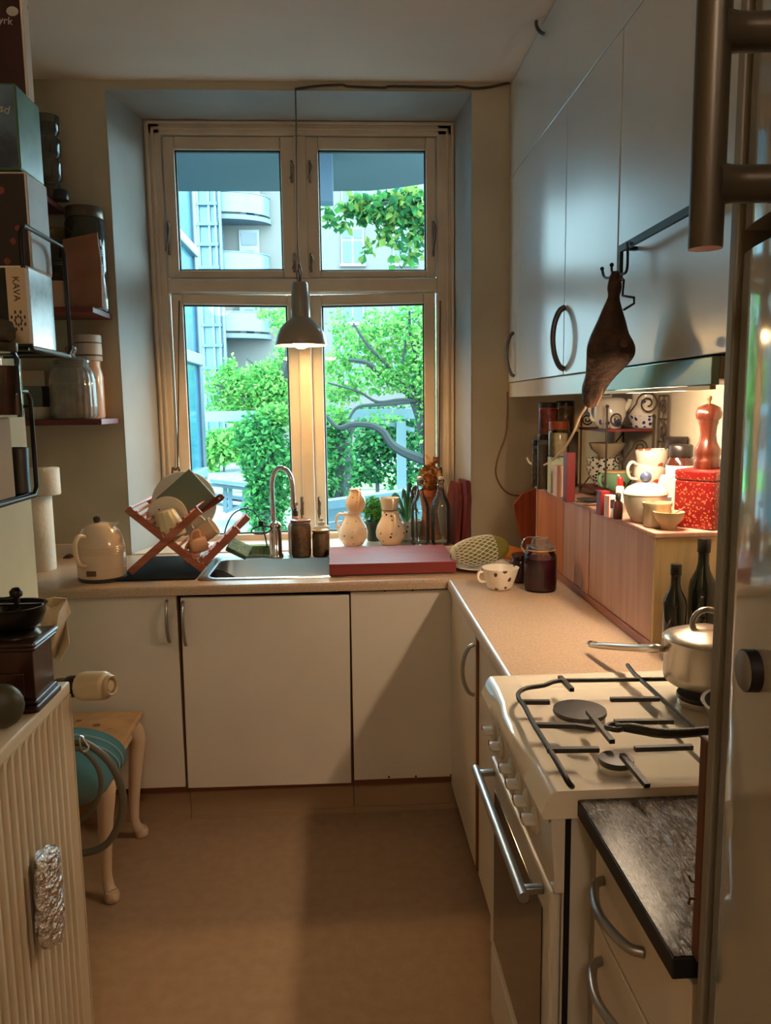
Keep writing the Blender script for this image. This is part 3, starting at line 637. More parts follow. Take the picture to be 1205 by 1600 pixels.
P('cut_edge', B().tube([at(942, 602, x=.626), at(938, 618, x=.626), at(931, 634, x=.626)], [.003, .004, .003], 6), M('ham_fat', (196, 150, 110), .5), hm, world=True)

# ================================================================ cooker
SYB, SYF, SX, SXB, ZT = 1.688, 1.153, .325, .93, .905
t = T('gas_cooker', 'cream enamel gas cooker with wavy front edge and oven below', 'cooker', (.62, 1.42, 0))
b = B(); N_ = 24
def fx(y):
    q = (SYB-y)/(SYB-SYF); pts = ((0, 0), (.12, .001), (.25, -.002), (.42, -.012), (.55, -.014), (.68, -.008), (.8, .0), (1, 0))
    for (a0, v0), (a1, v1) in zip(pts, pts[1:]):
        if q <= a1+1e-9: s = (q-a0)/(a1-a0); s = s*s*(3-2*s); return SX+v0+(v1-v0)*s
    return SX
ys = [SYB-(SYB-SYF)*i/N_ for i in range(N_+1)]
W0, W1, V0, V1, DZ = .392, .895, SYF+.035, SYB-.04, .013
rows = [[(.309, y, .858) for y in ys], [(.304, y, .868) for y in ys], [(fx(y)-.006, y, ZT-.006) for y in ys], [(fx(y), y, ZT-.001) for y in ys], [(fx(y)+.008, y, ZT) for y in ys], [(W0-.012, y, ZT) for y in ys], [(W0, y, ZT-(DZ if V0 <= y <= V1 else 0)) for y in ys], [(W1, y, ZT-(DZ if V0 <= y <= V1 else 0)) for y in ys], [(W1+.01, y, ZT) for y in ys], [(SXB, y, ZT) for y in ys], [(SXB, y, .858) for y in ys]]
vs = [p for r_ in rows for p in r_]; n = N_+1; fs = []
for i in range(len(rows)):
    j = (i+1) % len(rows)
    for k in range(N_): fs.append((i*n+k, i*n+k+1, j*n+k+1, j*n+k))
fs += [tuple(i*n for i in range(len(rows))), tuple(i*n+N_ for i in range(len(rows)))]
P('gap_shade_strip', B().box(.347, .3565, SYF+.0095, SYF+.0118, .06, .855), M('cooker_gap_shade', (14, 12, 11), .8), t, world=True)  # near-black strip paints the shade of the groove behind the front frame
P('hob', b.add(vs, fs, True), enamel, t, world=True)
body = M('cooker_white', (206, 200, 190), .3)
P('body', B().box(.345, SXB, SYF+.012, SYB-.002, .06, .8575, .004), body, t, world=True)
cp_ = P('control_panel', B().prism([(.322, .8575), (.330, .728), (.345, .728), (.345, .8575)], 'y', SYF+.004, SYB-.004), M('panel_enamel', (214, 208, 198), .25, coat=.3), t, world=True)
P('trim_line', B().box(.3185, .3225, SYF+.006, SYB-.012, .849, .852), alu, cp_, world=True)
for px, py in ((764, 1152), (775, 1174), (791, 1222), (802, 1246), (814, 1272), (827, 1300)):
    p = at(px, py, x=.312); p.x = .3265; p.z = .798
    r3 = axis_rot((-1, 0, .08)); k = P('knob', B().lathe([(.0235, 0), (.023, .006), (.019, .008)], p, 20, r3).lathe([(.0185, .008), (.0175, .026), (.014, .029)], p, 16, r3, sx=.42), M('knob_plastic', (206, 200, 190), .35), cp_, world=True)
    P('pointer', B().box(p.x-.0305, p.x-.0285, p.y-.001, p.y+.001, p.z+.004, p.z+.016), M('pointer_red', (150, 60, 46), .5), k, world=True)
for px, py in ((772, 1118), (781, 1136)):
    p = at(px, py, x=.322); P('lamp', B().box(.3195, .3235, p.y-.004, p.y+.004, p.z-.006, p.z+.004, .001), MATS['pointer_red'], cp_, world=True)
od = P('oven_door', B().box(.326, .3445, SYF+.016, SYB-.006, .26, .72, .006), body, t, world=True)
P('glass', B().box(.3235, .3258, SYF+.06, SYB-.06, .30, .665, .001), M('oven_glass', (30, 26, 24), .1, coat=.5), od, world=True)
ha, hb_ = at(750, 1188, y=1.66), at(838, 1412, y=1.19); ha.z = hb_.z = .70; ha.x = hb_.x = .287
P('handle', B().tube([ha, hb_], .0095, 12).box(.29, .3255, ha.y-.03, ha.y-.015, .694, .706, .002).box(.29, .3255, hb_.y+.015, hb_.y+.03, .694, .706, .002), alu, od, world=True)
P('drawer', B().box(.328, .3445, SYF+.016, SYB-.006, .075, .252, .005), body, t, world=True)
for x in (.40, .86):
    for y in (1.2, 1.64): P('foot', B().lathe([(.018, 0), (.016, .06)], (x, y, 0), 12), black_metal, t, world=True)
for px, py, rp_, x, y in ((906, 1108, 39, None, None), (963, 1184, 25, None, None), (0, 0, 34, .735, 1.52), (0, 0, 30, .735, 1.29)):
    if x is None: q = at(px, py, z=.914); x, y = q.x, q.y
    r = rp_*(V((x, y, .912))-EYE).length/FPX
    bu = P('burner', B().lathe([(r*.95, ZT-DZ+.0005), (r*.93, .903), (r*.8, .905)], (x, y, 0), 28), M('burner_aluminium', (186, 176, 160), .4, metal=.6), t, world=True)
    P('cap', B().lathe([(r*.97, .9055), (r, .908), (r*.985, .914), (r*.5, .9155), (1e-5, .9155)], (x, y, 0), 28), M('burner_cap', (48, 40, 36), .45, noise=(14, .2)), bu, world=True)
zg = .932; gr = .0048
gp = [at(px, py, z=zg-dz) for px, py, dz in ((894, 1229, .022), (887, 1220, .006), (868, 1186, 0), (835, 1133, 0), (820, 1104, 0), (811, 1092, .001), (811, 1082, .003), (824, 1075, .003), (850, 1071, .001), (872, 1064, 0), (925, 1063, 0), (1040, 1061, 0), (1110, 1060, 0))]
g = P('pan_support', B().tube(gp, gr, 8, smooth=3).tube([gp[-1], (.884, 1.62, zg), (.884, 1.24, zg), (.88, 1.215, ZT-.004)], gr, 8), cast_iron, t, world=True)
b = B(); b.tube([(.625, 1.648, zg+.003), (.622, 1.60, zg), (.622, 1.22, zg), (.622, 1.2, ZT-.004)], gr, 6)
def finger(p0, p1, dz=0):
    a, c = at(*p0, z=zg), at(*p1, z=zg+dz); b.bar(a, c, .0095, .008, (0, 0, 1))
for f in (((813, 1097), (859, 1097)), ((834, 1133), (900, 1134)), ((900, 1134), (930, 1139)), ((855, 1172), (936, 1171)), ((875, 1058), (894, 1078)), ((919, 1112), (957, 1159)), ((972, 1180), (1012, 1228), -.012), ((954, 1093), (1030, 1092)), ((992, 1170), (1082, 1167)), ((960, 1128), (1052, 1127))): finger(*f)
b.bar((.735, 1.64, zg), (.735, 1.55, zg), .009, .007, (0, 0, 1)).bar((.735, 1.49, zg), (.735, 1.33, zg), .009, .007, (0, 0, 1)).bar((.884, 1.5, zg), (.78, 1.5, zg), .009, .007, (0, 0, 1))
P('bar', b, cast_iron, t, world=True)
# saucepan
q = at(1096, 1082, z=zg+.006); sc = T('saucepan', 'steel saucepan with a lid on the back burner', 'saucepan', (.742, 1.525, zg+.006)); R_ = .082
br_st = M('pan_steel', (196, 184, 168), .3, metal=.9, bump=(300, .02, (1, 1, .02)))
P('body', B().lathe([(R_*.9, 0), (R_*.98, .006), (R_, .02), (R_, .088), (R_+.004, .092), (R_-.001, .092), (R_-.002, .02), (R_*.9, .003)], seg=36), br_st, sc)
P('lid', B().lathe([(R_+.002, .0925), (R_, .0965), (R_*.8, .103), (R_*.35, .116), (R_*.2, .119), (1e-5, .1195)], seg=36), br_st, sc)
P('lid_handle', B().tube([(-.028, 0, .114), (-.03, 0, .128), (-.02, 0, .146), (0, 0, .153), (.02, 0, .146), (.03, 0, .128), (.028, 0, .114)], .0065, 8, smooth=3), M('lid_handle_steel', (190, 184, 174), .3, metal=1), sc)
hd = at(925, 1009, z=1.02)-V((.742, 1.525, zg+.006)); s0 = V((-R_-.001, .015, .066))
hd = at(922, 1008, x=.60)-V((.742, 1.525, zg+.006))
P('handle', B().tube([s0, s0+V((-.015, .0, .004)), s0+(hd-s0)*.3, s0+(hd-s0)*.8, hd], [.007, .0085, .009, .0085, .005], 10, smooth=3), br_st, sc)
P('hanging_loop', B().tube([hd+V((.02, 0, .004)), hd+V((.004, .008, .006)), hd+V((-.006, 0, .005)), hd+V((.004, -.008, .002))], .003, 6, closed=True, smooth=3), chrome, sc)
# frying pan
fp = T('frying_pan', 'black cast iron frying pan on the front right burner', 'frying pan', (.735, 1.292, zg+.006)); R_ = .098
P('pan', B().lathe([(R_*.8, 0), (R_*.84, .003), (R_, .038), (R_+.003, .04), (R_-.004, .04), (R_*.82, .006), (1e-5, .005)], seg=36), cast_iron, fp)
o = V((.735, 1.292, zg+.006)); b = B(); pth = [(0, 0), (0, 0), (1040, 1146), (990, 1138), (962, 1136)]
p0 = V((-.062, -.074, .03))
pp = [p0]+[at(px, py, z=zg+.034)-o for px, py in pth[2:]]
b.tube([pp[0], (pp[0]+pp[1])/2, pp[1], pp[2], pp[3]], [.009, .0085, .009, .0095, .006], 8, smooth=3, flat=(0, 0, 1))
e = pp[-1]; b.tube([e+V((.012, 0, 0)), e+V((0, .013, 0)), e+V((-.016, 0, 0)), e+V((0, -.013, 0))], .0045, 6, closed=True, smooth=4)
P('handle', b, cast_iron, fp)

# ================================================================ slate-topped drawer unit beside the fridge
t = T('drawer_unit', 'white drawer unit under the slate slab with bow handles', 'cabinet', (.68, .97, 0)); XF = .386
P('carcass', B().box(XF+.02, XR-.004, .79, 1.13, .05, .862), brown_edge, t, world=True)
P('side_panel', B().box(XF, XR-.004, 1.1305, 1.147, .05, .862, .001), M('unit_side', (150, 140, 126), .5), t, world=True)
P('plinth', B().box(XF+.05, XF+.07, .79, 1.147, 0, .05), MATS['plinth_paint'], t, world=True)
zs = [.858, at(912, 1400, x=XF).z, at(908, 1516, x=XF).z, .36, .08]
for k in range(4):
    d = P('drawer', B().box(XF, XF+.019, .792, 1.128, zs[k+1]+.0035, zs[k]-.0035, .002), white_lam, t, world=True)
    zc = (zs[k]+zs[k+1])/2; zz = (at(942, 1372, x=XF).z, at(940, 1500, x=XF).z, zc, zc)[k]
    y0, y1 = at(942, 1372, x=XF-.002).y, at(1005, 1466, x=XF-.002).y
    P('handle', B().tube([V((XF, y0, zz)), V((XF-.018, y0-.012, zz)), V((XF-.032, (y0+y1)/2+.02, zz)), V((XF-.032, (y0+y1)/2-.02, zz)), V((XF-.018, y1+.012, zz)), V((XF, y1, zz))], .0072, 10, smooth=4), alu, d, world=True)
slate = M('polished_slate', (70, 58, 50), .3, noise=(12, .3), bump=(95, 1.0, (1.0, .34, 1)), spec=.8, coat=.1)
t = T('slate_slab', 'black slate slab with a rippled glossy top beside the cooker', 'slab', (.68, .97, .864)); P('slab', B().box(.362, XR-.004, .790, 1.151, .864, .8905, .002), M('slate_edge', (26, 23, 22), .6), t, world=True); P('polished_top', B().box(.3645, XR-.006, .7925, 1.1485, .8906, .892), slate, t, world=True)
q = at(1090, 1145, y=.8); bd = T('bread_board', 'thick brown wooden board standing on the slate against the fridge housing', 'board', (.55, .8, .8925))
P('board', B().box(.3845, .72, .777, .7955, .8925, q.z, .003), M('bread_board_wood', (112, 66, 44), .5, wood=('z', 22), c2=(86, 46, 30)), bd, world=True)
P('hook', B().tube([(.3845, .787, .985), (.379, .789, .985), (.3755, .789, .992)], .0015, 6).tube([(.3845, .787, .965), (.378, .788, .965), (.3765, .788, .958)], .0018, 6), M('copper', (96, 58, 40), .4, metal=.5), bd, world=True)
# fridge
fr = T('fridge_freezer', 'tall grey fridge freezer with bowed glossy doors on the right', 'fridge', (.7, .45, 0))
grey = M('fridge_gloss', (170, 164, 154), .08, coat=.6); sid = M('fridge_side', (128, 122, 112), .4)
P('housing_panel', B().box(.381, XR-.004, .7565, .770, 0, 2.3, .002), sid, fr, world=True)
P('body', B().box(.432, XR-.004, .16, .756, .02, 2.3), M('fridge_dark', (40, 38, 36), .6), fr, world=True)
def bowed(y0, y1, z0, z1):
    n = 16; yc = (y0+y1)/2; h = (y1-y0)/2; R = h/math.sin(.2); o = []
    for i in range(n+1):
        a = -.2+.4*i/n; o.append((.380+R*math.cos(.2)-R*math.cos(a), yc+R*math.sin(a)))
    o[-1:] = [(o[-1][0]+.0015, o[-1][1]-.003), (o[-1][0]+.006, o[-1][1])]
    o += [(.43, y1), (.43, y0)]
    m = B().prism([(x, y) for x, y in o], 'z', z0, z1); m.sm = [len(f) == 4 for f in m.f]; return m
zg_ = 1.662
d1 = P('door', bowed(.16, .7445, .1, zg_-.011), grey, fr, world=True); d2 = P('door', bowed(.16, .7445, zg_+.011, 2.29), grey, fr, world=True)
P('plinth', B().box(.45, .47, .17, .75, 0, .095), black_metal, fr, world=True)
yh = .60; q = at(1102, 389, y=yh); hxp = V((q.x, yh, 0)); b = B().lathe([(.0124, q.z), (.0126, q.z+.003), (.0126, 2.13), (.0115, 2.135)], hxp, 24)
P('handle', b, M('handle_steel', (84, 78, 70), .35, metal=.6), d2, world=True)
for pyb in (288, 50):
    zq = at(1135, pyb, y=yh).z; P('handle_bracket', B().tube([(q.x+.004, yh, zq), (q.x+.02, yh, zq), (q.x+.045, yh-.002, zq), (.3615, yh-.004, zq)], [.016, .0135, .0135, .017], 12, smooth=3), MATS['handle_steel'], d2, world=True)
q = at(1184, 1048, x=.366)
tm_ = T('kitchen_timer', 'small round dark knob stuck to the lower fridge door', 'timer', tuple(q)); r3 = axis_rot((-1, .12, 0))
P('case', B().lathe([(.019, -.004), (.019, .012)], (0, 0, 0), 24, r3), M('timer_black', (20, 18, 18), .5), tm_); P('dial', B().lathe([(.018, .0122), (.0165, .014), (1e-5, .0142)], (0, 0, 0), 24, r3), M('timer_grey', (112, 106, 98), .5), tm_)
# ================================================================ things on the worktop, left to right
def pxm(y): return y/FPX*1.005      # metres per photo pixel at depth y
p = at(66, 890, z=HC); rx = at(60, 830, y=3.06).x
roll_m = M('tissue_paper', (228, 216, 200), .9, bump=(60, .15))
t = T('paper_towel_roll', 'tall white kitchen paper roll behind the kettle', 'paper roll', (rx, 3.06, HC))
P('roll', B().lathe([(.056, 0), (.057, .004), (.057, .286), (.054, .289), (.02, .289)], seg=32), roll_m, t); P('core', B().lathe([(.021, .001), (.021, .291), (.019, .291), (.019, .001)], seg=20, closed=True), M('cardboard', (170, 136, 100), .8), t)
t = T('toilet_roll', 'short white toilet roll perched on the kitchen paper roll', 'paper roll', (rx+.038, 3.06, HC+.292))
P('roll', B().lathe([(.02, 0), (.053, 0), (.055, .003), (.055, .1), (.052, .103), (.02, .103)], seg=32), roll_m, t); P('core', B().lathe([(.0205, .001), (.0205, .104), (.0185, .104), (.0185, .001)], seg=20, closed=True), MATS['cardboard'], t)
p = at(104, 868, y=YB-.004); t = T('wall_socket', 'white double wall socket behind the kettle', 'socket', (p.x-.02, YB-.001, p.z))
P('plate', B().box(-.075, .075, -.012, 0, -.05, .05, .004), M('socket_white', (216, 204, 186), .4), t); P('plug', B().lathe([(.019, 0), (.018, .03), (.008, .036)], (.035, -.0125, -.01), 16, RX(PI/2)), M('plug_dark', (60, 40, 30), .5), t)
for x in (-.04, -.025): P('hole', B().lathe([(.004, 0), (.0035, .001)], (x, -.0122, .0), 8, RX(PI/2)), M('hole_dark', (40, 32, 26), .8), t)
# kettle
kp = at(150, 912, z=HC); kx, ky = kp.x, 2.86
kt = T('electric_kettle', 'cream electric kettle with a dark base and lid knob', 'kettle', (kx, ky, HC)); ke = M('kettle_cream', (234, 204, 172), .2, coat=.4)
s = pxm(2.86)
P('base', B().lathe([(.083, 0), (.085, .004), (.084, .011), (.08, .013)], seg=36), M('kettle_base_dark', (60, 58, 52), .4), kt)
P('body', B().lathe([(.083, .0135), (.085, .02), (.086, .07), (.084, .12), (.076, .160), (.062, .184), (.048, .196), (.046, .199), (.03, .206), (1e-5, .209)], seg=40), ke, kt)
b = B()
for z in (.045, .10, .106, .112, .118, .124): b.lathe([(.0852 if z < .05 else (.0856-(z-.1)*.08), z), (.0866 if z < .05 else (.0868-(z-.1)*.08), z+.0015), (.0852 if z < .05 else (.0856-(z-.1)*.08), z+.003)], seg=40, closed=True)
P('ring', b, ke, kt)
P('lid_knob', B().lathe([(.009, .206), (.013, .218), (.012, .228), (1e-5, .232)], (-.008, 0, 0), 16), M('knob_wood', (70, 56, 44), .5), kt)
P('spout', B().prism([(.036, .18), (.062, .202), (.066, .206), (.04, .206), (.03, .198)], 'y', -.014, .014), ke, kt)
P('handle', B().tube([(-.035, -.066, .166), (-.045, -.095, .172), (-.053, -.112, .15), (-.05, -.118, .11), (-.043, -.112, .078), (-.032, -.086, .066)], [.008, .0085, .008, .0075, .0085, .009], 10, smooth=4), ke, kt)
P('badge', B().box(-.03, .004, -.0872, -.080, .026, .046, .002), M('badge_brass', (120, 84, 56), .35, metal=.6), kt)

# drying mat, dish rack
S('drying_mat', B().box(-.82, -.535, 2.80, 3.25, HC+.0005, HC+.006, .002), M('mat_dark', (30, 28, 26), 1.0, bump=(200, .3), spec=.1), 'dark drying mat lying under the wooden dish rack', 'mat')
ryn, ryf = 2.88, 3.20
rk = T('dish_rack', 'red-brown wooden folding dish rack standing left of the sink', 'dish rack', tuple(at(255, 898, z=HC))[:2]+(HC+.0065,)); rk.location.y = 3.04; MW[rk.name] = Matrix.Translation(V((rk.location.x, 3.04, HC+.0065)))
def rp2(px, py, y=ryn): q = at(px, py, y=ryn); return V((q.x, y, max(q.z, HC+.0175)))
A0, A1, B0, B1 = rp2(204, 900), rp2(312, 797), rp2(197, 796), rp2(317, 893); C0, C1 = rp2(312, 886), rp2(371, 828); D0, D1 = rp2(270, 842), rp2(303, 822)
for yy, dy in ((ryn, .0), (ryf, .0)):
    for nm, a, c, o in (('leg', A0, A1, -.0), ('leg', B0, B1, .0145), ('arm', C0, C1, .029 if yy == ryn else .029)):
        a, c = a.copy(), c.copy(); a.y = c.y = yy+o
        P(nm, B().bar(a, c, .026, .0135), rack_wood, rk, world=True)
def slats(a, c, n, nm, o0=.0, t0=.06, t1=.98):
    for k in range(n):
        q = a+(c-a)*(t0+(t1-t0)*k/(n-1)); u = (c-a).normalized(); nrm = V((-u.z, 0, u.x)); nrm = nrm if nrm.z > 0 else -nrm
        q = q+nrm*.0175
        P(nm, B().bar(V((q.x, ryn-.004, q.z)), V((q.x, ryf+.04, q.z)), .009, .006, nrm), rack_wood, rk, world=True)
mid = (A0+A1)/2+V((.0, 0, .0))
slats(A0+(A1-A0)*.52, A1, 6, 'slat'); slats(B0, B0+(B1-B0)*.45, 7, 'slat'); slats(B0+(B1-B0)*.55, B1, 6, 'slat', t1=.9); slats(C0, C1, 5, 'slat', t0=.15)
# crockery in the rack
def plate_prof(r): return [(1e-5, .002), (r*.62, .002), (r*.72, .006), (r*.98, .016), (r, .0175), (r*.985, .0195), (r*.7, .0105), (r*.6, .0065), (1e-5, .006)]
def stand(name, label, cat, px, py, y, r, mats, tilt=12, turn=0, group=None):
    rot = RZ(math.radians(turn)) @ RX(math.radians(90-tilt)); return S(name, B().lathe(plate_prof(r), seg=40), mats, label, cat, loc=at(px, py, y=y), rot=rot, group=group)
stand('dinner_plate', 'large white dinner plate standing at the back of the dish rack', 'plate', 289, 787, 3.12, .128, china, 10)
q = at(291, 779, y=3.05); sq = B(); sq.box(-.088, .088, -.006, .006, -.078, .078, .005)
S('square_plate', sq, [M('sage_glaze', (112, 120, 98), .3, coat=.3)], 'grey green square plate turned on its corner in the dish rack', 'plate', loc=q, rot=RX(math.radians(-8)) @ RY(math.radians(-41)))
dp = M('dessert_china', (226, 218, 202), .15, coat=.4, spots=(22, .33, (60, 66, 52)))
stand('side_plate', 'small cream side plate with dark leaf marks in front of the square plate', 'plate', 263, 808, 2.985, .078, dp, 8)
def cup_prof(r, h, tp=.85): return [(1e-5, 0), (r*tp*.8, 0), (r*tp, .004), (r*.96, h*.5), (r, h), (r-.003, h), (r*.93, h*.5), (r*tp-.004, .007), (1e-5, .006)]
cupd = at(264, 818, y=2.93)
rc = T('ribbed_cup', 'cream ribbed beaker upside down in the dish rack', 'cup', cupd, rot=RY(math.radians(-16)) @ RX(PI))
P('body', B().lathe([(p_[0], p_[1]-.05) for p_ in cup_prof(.05, .10, .72)], seg=48, wob=lambda a: .035*math.cos(12*a)), M('ribbed_cream', (226, 206, 160), .3, coat=.2), rc)
def mug(name, label, px, py, y, r, h, rot, mats, hdir=1, tp=.9):
    t = T(name, label, 'mug', at(px, py, y=y), rot=rot)
    P('body', B().lathe([(a, z-h/2) for a, z in cup_prof(r, h, tp)], seg=28), mats, t)
    P('handle', B().tube([(hdir*r*.93, 0, h*.28), (hdir*(r+.022), 0, h*.25), (hdir*(r+.026), 0, -.02*h), (hdir*(r+.014), 0, -h*.28), (hdir*r*.9, 0, -h*.3)], .0055, 8, smooth=4), mats, t); return t
mug('mug', 'cream mug tipped on its side in the dish rack, end towards the window', 320, 832, 3.0, .038, .09, RY(math.radians(56)), M('mug_cream', (226, 196, 160), .2, coat=.4), -1)
mug('mug', 'small peach cup lying above another in the lower tier of the rack', 309, 852, 2.94, .03, .062, RZ(.5) @ RY(math.radians(80)), M('mug_peach', (232, 178, 140), .2, coat=.4), -1)
mug('mug', 'small peach cup at the bottom of the lower tier of the rack', 300, 870, 2.945, .027, .055, RZ(.3) @ RY(math.radians(84)), MATS['mug_peach'], -1)
q0, q1 = at(316, 799, y=3.03), at(349, 774, y=3.03); t = T('dish_brush', 'dark red wooden brush handle with a pale hole sticking out of the dish rack', 'brush', q0)
P('handle', B().tube([q0-(q1-q0)*.6, q0, q0+(q1-q0)*.5, q1-(q1-q0)*.12, q1], [.006, .008, .013, .014, .008], 10, smooth=3), M('brush_red', (112, 44, 34), .35, coat=.3), t, world=True)
u = q0+(q1-q0)*.84; P('eyelet', B().lathe([(.004, 0), (.004, .001)], u+V((0, -.0145, 0)), 12, RX(PI/2)), M('eyelet_pale', (220, 220, 214), .4), t, world=True)
q = at(332, 880, y=2.9); S('mixing_bowl', B().lathe([(1e-5, 0), (.035, .001), (.055, .014), (.07, .042), (.073, .043), (.0725, .0445), (.069, .043), (.053, .016), (.034, .004), (1e-5, .003)], seg=32), steel, 'small steel bowl leaning at the left end of the sink', 'bowl', loc=(-.452, 2.93, .83), rot=RY(math.radians(35)) @ RX(math.radians(-30)))
# cable clipped to tap, sponges, cleaning bottles
cb = T('wire_whisk_cable', 'thin dark blue wire loop bent over the sink and clipped to the tap', 'wire', at(352, 835, y=3.1)); cb.name = 'wire_loop'; MW['wire_loop'] = MW.get('wire_whisk_cable')
yw_ = 3.155
P('wire', B().tube([at(px, py, y=yw_) for px, py in ((350, 842), (353, 825), (362, 806), (374, 797), (386, 795), (397, 800), (406, 812), (413, 832), (418, 856))], .0028, 8, smooth=4), M('wire_blue', (26, 44, 84), .4), cb, world=True)
P('clip', B().box(*(lambda a: (a.x-.01, a.x+.01, a.y-.012, a.y+.006, a.z-.01, a.z+.012))(at(408, 818, y=yw_)), .004), black_metal, cb, world=True)
P('ring', B().tube([at(393, 830, y=yw_-.01), at(400, 824, y=yw_), at(416, 822, y=yw_+.01), at(424, 826, y=yw_+.005), at(416, 833, y=yw_-.01), at(400, 834, y=yw_-.015)], .003, 8, closed=True, smooth=4), black_metal, cb, world=True)
spm = M('sponge_green', (150, 184, 162), .9, noise=(60, .15), bump=(120, .5)); p = at(372, 872, z=HC+.004)
S('sponge', B().box(-.045, .045, -.03, .03, -.014, .014, .004), spm, 'pale green sponge propped on its edge behind the sink', 'sponge', loc=at(373, 857, y=3.14), rot=RY(math.radians(28)) @ RX(math.radians(38)))
S('scouring_pad', B().box(-.055, .055, -.02, .02, 0, .04, .003), M('pad_green', (140, 166, 118), .9, noise=(80, .2)), 'flat green scouring block lying beside the tap', 'sponge', loc=(at(404, 865, y=3.2).x-.008, 3.245, HC+.0045))
def bottle_lathe(pr, s=1): return B().lathe([(r*s, z*s) for r, z in pr], seg=28)
q = at(463, 850, y=3.245); t = T('soap_dispenser', 'peach cream soap bottle with a dark pump top behind the tall jar', 'bottle', (q.x, 3.245, HC+.0045))
P('bottle', bottle_lathe([(.031, 0), (.033, .005), (.033, .115), (.028, .128), (.012, .146), (.0115, .158)]), M('soap_peach', (236, 196, 160), .3), t)
P('pump', B().lathe([(.0115, .158), (.0118, .18), (.008, .183), (.0075, .2), (.012, .203), (.012, .215), (1e-5, .217)], seg=18), M('pump_dark', (84, 60, 44), .4), t)
q = at(503, 850, y=3.27); t = T('detergent_bottle', 'translucent white detergent bottle behind the shorter jar', 'bottle', (q.x, 3.255, HC+.0045))
P('bottle', B().box(-.034, .034, -.02, .02, 0, .115, .01), M('frosted_plastic', (214, 216, 218), .35, trans=.2), t); P('cap', B().lathe([(.015, .113), (.014, .13), (.009, .132), (.008, .146), (1e-5, .148)], seg=16), M('cap_white', (236, 232, 226), .4), t)
def food_jar(label, px, y, r, h, seed, lid):
    t = T('preserve_jar', label, 'jar', (at(px, 872, y=y).x, y, HC+.0045))
    P('contents', B().lathe([(r*.86, .004), (r*.93, .012), (r*.93, h*.80), (r*.8, h*.86), (1e-5, h*.86)], seg=24), M('pickle_%d' % seed, (204, 156, 116), .5, c2=(170, 122, 90), noise=(38+seed*9, .4), spots=(26, .3, (176, 96, 62))), t)
    P('glass', B().lathe([(r*.9, 0), (r, .008), (r, h*.8), (r*.9, h*.88), (r*.96, h*.9), (r*.96, h*.94)], seg=28), glass, t)
    P('lid', B().lathe([(r*.97, h*.93), (r*1.0, h*.94), (r*1.0, h*.985), (r*.9, h), (1e-5, h)], seg=28), lid, t)
food_jar('tall jar of brown pickles with a reddish lid beside the tap', 471, 3.175, .042, .155, 1, M('lid_red_glass', (160, 104, 92), .2, coat=.4)); food_jar('shorter jar of brown pickles with a gold lid beside the taller jar', 502, 3.17, .035, .112, 2, M('lid_gold', (170, 130, 60), .3, metal=.8))
# big red chopping board made of glued staves
t = T('butcher_block', 'large thick red chopping block lying over the right end of the sink', 'chopping board', (.18, 2.97, HC+.0045))
x0, x1, y0, y1 = -.053, .41, 2.797, 3.15
cols = [M('block_red_%d' % k, c, .6, wood=('x', 18), c2=d) for k, (c, d) in enumerate((((146, 58, 52), (128, 48, 43)), ((143, 56, 50), (125, 46, 41)), ((140, 55, 48), (122, 45, 40))))]
for k in range(8):
    a = y0+(y1-y0)*k/8; c = y0+(y1-y0)*(k+1)/8; P('stave', B().box(x0, x1, a+.0003, c-.0003, HC+.0045, .945, .0004), cols[k % 3], t, world=True)
# jugs on the sill
ZS = .9055
def jug(label, px, y, z, pr, hside, hpts, name='jug', mats=clay_white, group=None):
    x = at(px, 850, y=y).x; t = T(name, label, 'jug', (x, y, z)); P('body', B().lathe(pr, seg=32), mats, t)
    P('handle', B().tube(hpts, .0065, 8, smooth=4, flat=None), mats, t); return t
k = pxm(3.385)
jug('pale speckled jug with a round belly and side handle, left one on the sill', 552, 3.40, ZS, [(.034, 0), (.044, .006), (.064, .036), (.067, .062), (.058, .092), (.042, .116), (.036, .13), (.036, .143), (.04, .148), (.036, .1485), (.032, .14), (.032, .128)], -1, [(-.036, 0, .136), (-.058, 0, .14), (-.071, 0, .122), (-.07, 0, .095), (-.06, 0, .062), (-.058, 0, .048)])
jug('small gourd jug stacked in the mouth of the left speckled jug', 557, 3.40, ZS+.149, [(.03, 0), (.043, .022), (.046, .04), (.04, .06), (.027, .078), (.025, .092), (.026, .102), (.0225, .1025), (.021, .09)], 1, [(.012, -.022, .094), (.018, -.045, .088), (.018, -.056, .06), (.015, -.05, .032), (.012, -.04, .02)], mats=M('gourd_glaze', (240, 200, 156), .16, coat=.5, spots=(52, .38, (140, 76, 46))))
jug('pale jug with dark leaf sprigs, right one on the sill behind the block', 611, 3.40, ZS, [(.034, 0), (.044, .006), (.064, .036), (.067, .058), (.06, .085), (.046, .112), (.039, .128), (.039, .147), (.036, .1475), (.034, .13)], 1, [(.008, -.038, .138), (.016, -.062, .132), (.018, -.078, .1), (.016, -.078, .07), (.012, -.066, .05)], mats=M('sprig_glaze', (244, 222, 198), .14, coat=.5, spots=(40, .42, (70, 52, 44))))
x = at(609, 800, y=3.4).x; t = T('stacked_beaker', 'cream beaker with a dark band stacked in the right jug', 'cup', (x, 3.40, ZS+.1482)); P('body', B().lathe([(1e-5, 0), (.03, 0), (.032, .005), (.036, .012), (.044, .06), (.041, .06), (.03, .01), (1e-5, .009)], seg=28), M('beaker_glaze', (232, 214, 188), .15, coat=.4, spots=(20, .28, (110, 116, 104))), t)
P('band', B().lathe([(.0335, .004), (.035, .006), (.0335, .008)], seg=28, closed=True), M('band_dark', (70, 56, 46), .4), t)
P('handle', B().tube([(.012, -.038, .055), (.014, -.055, .05), (.014, -.058, .032), (.012, -.034, .016)], .005, 8, smooth=3), MATS['beaker_glaze'], t)
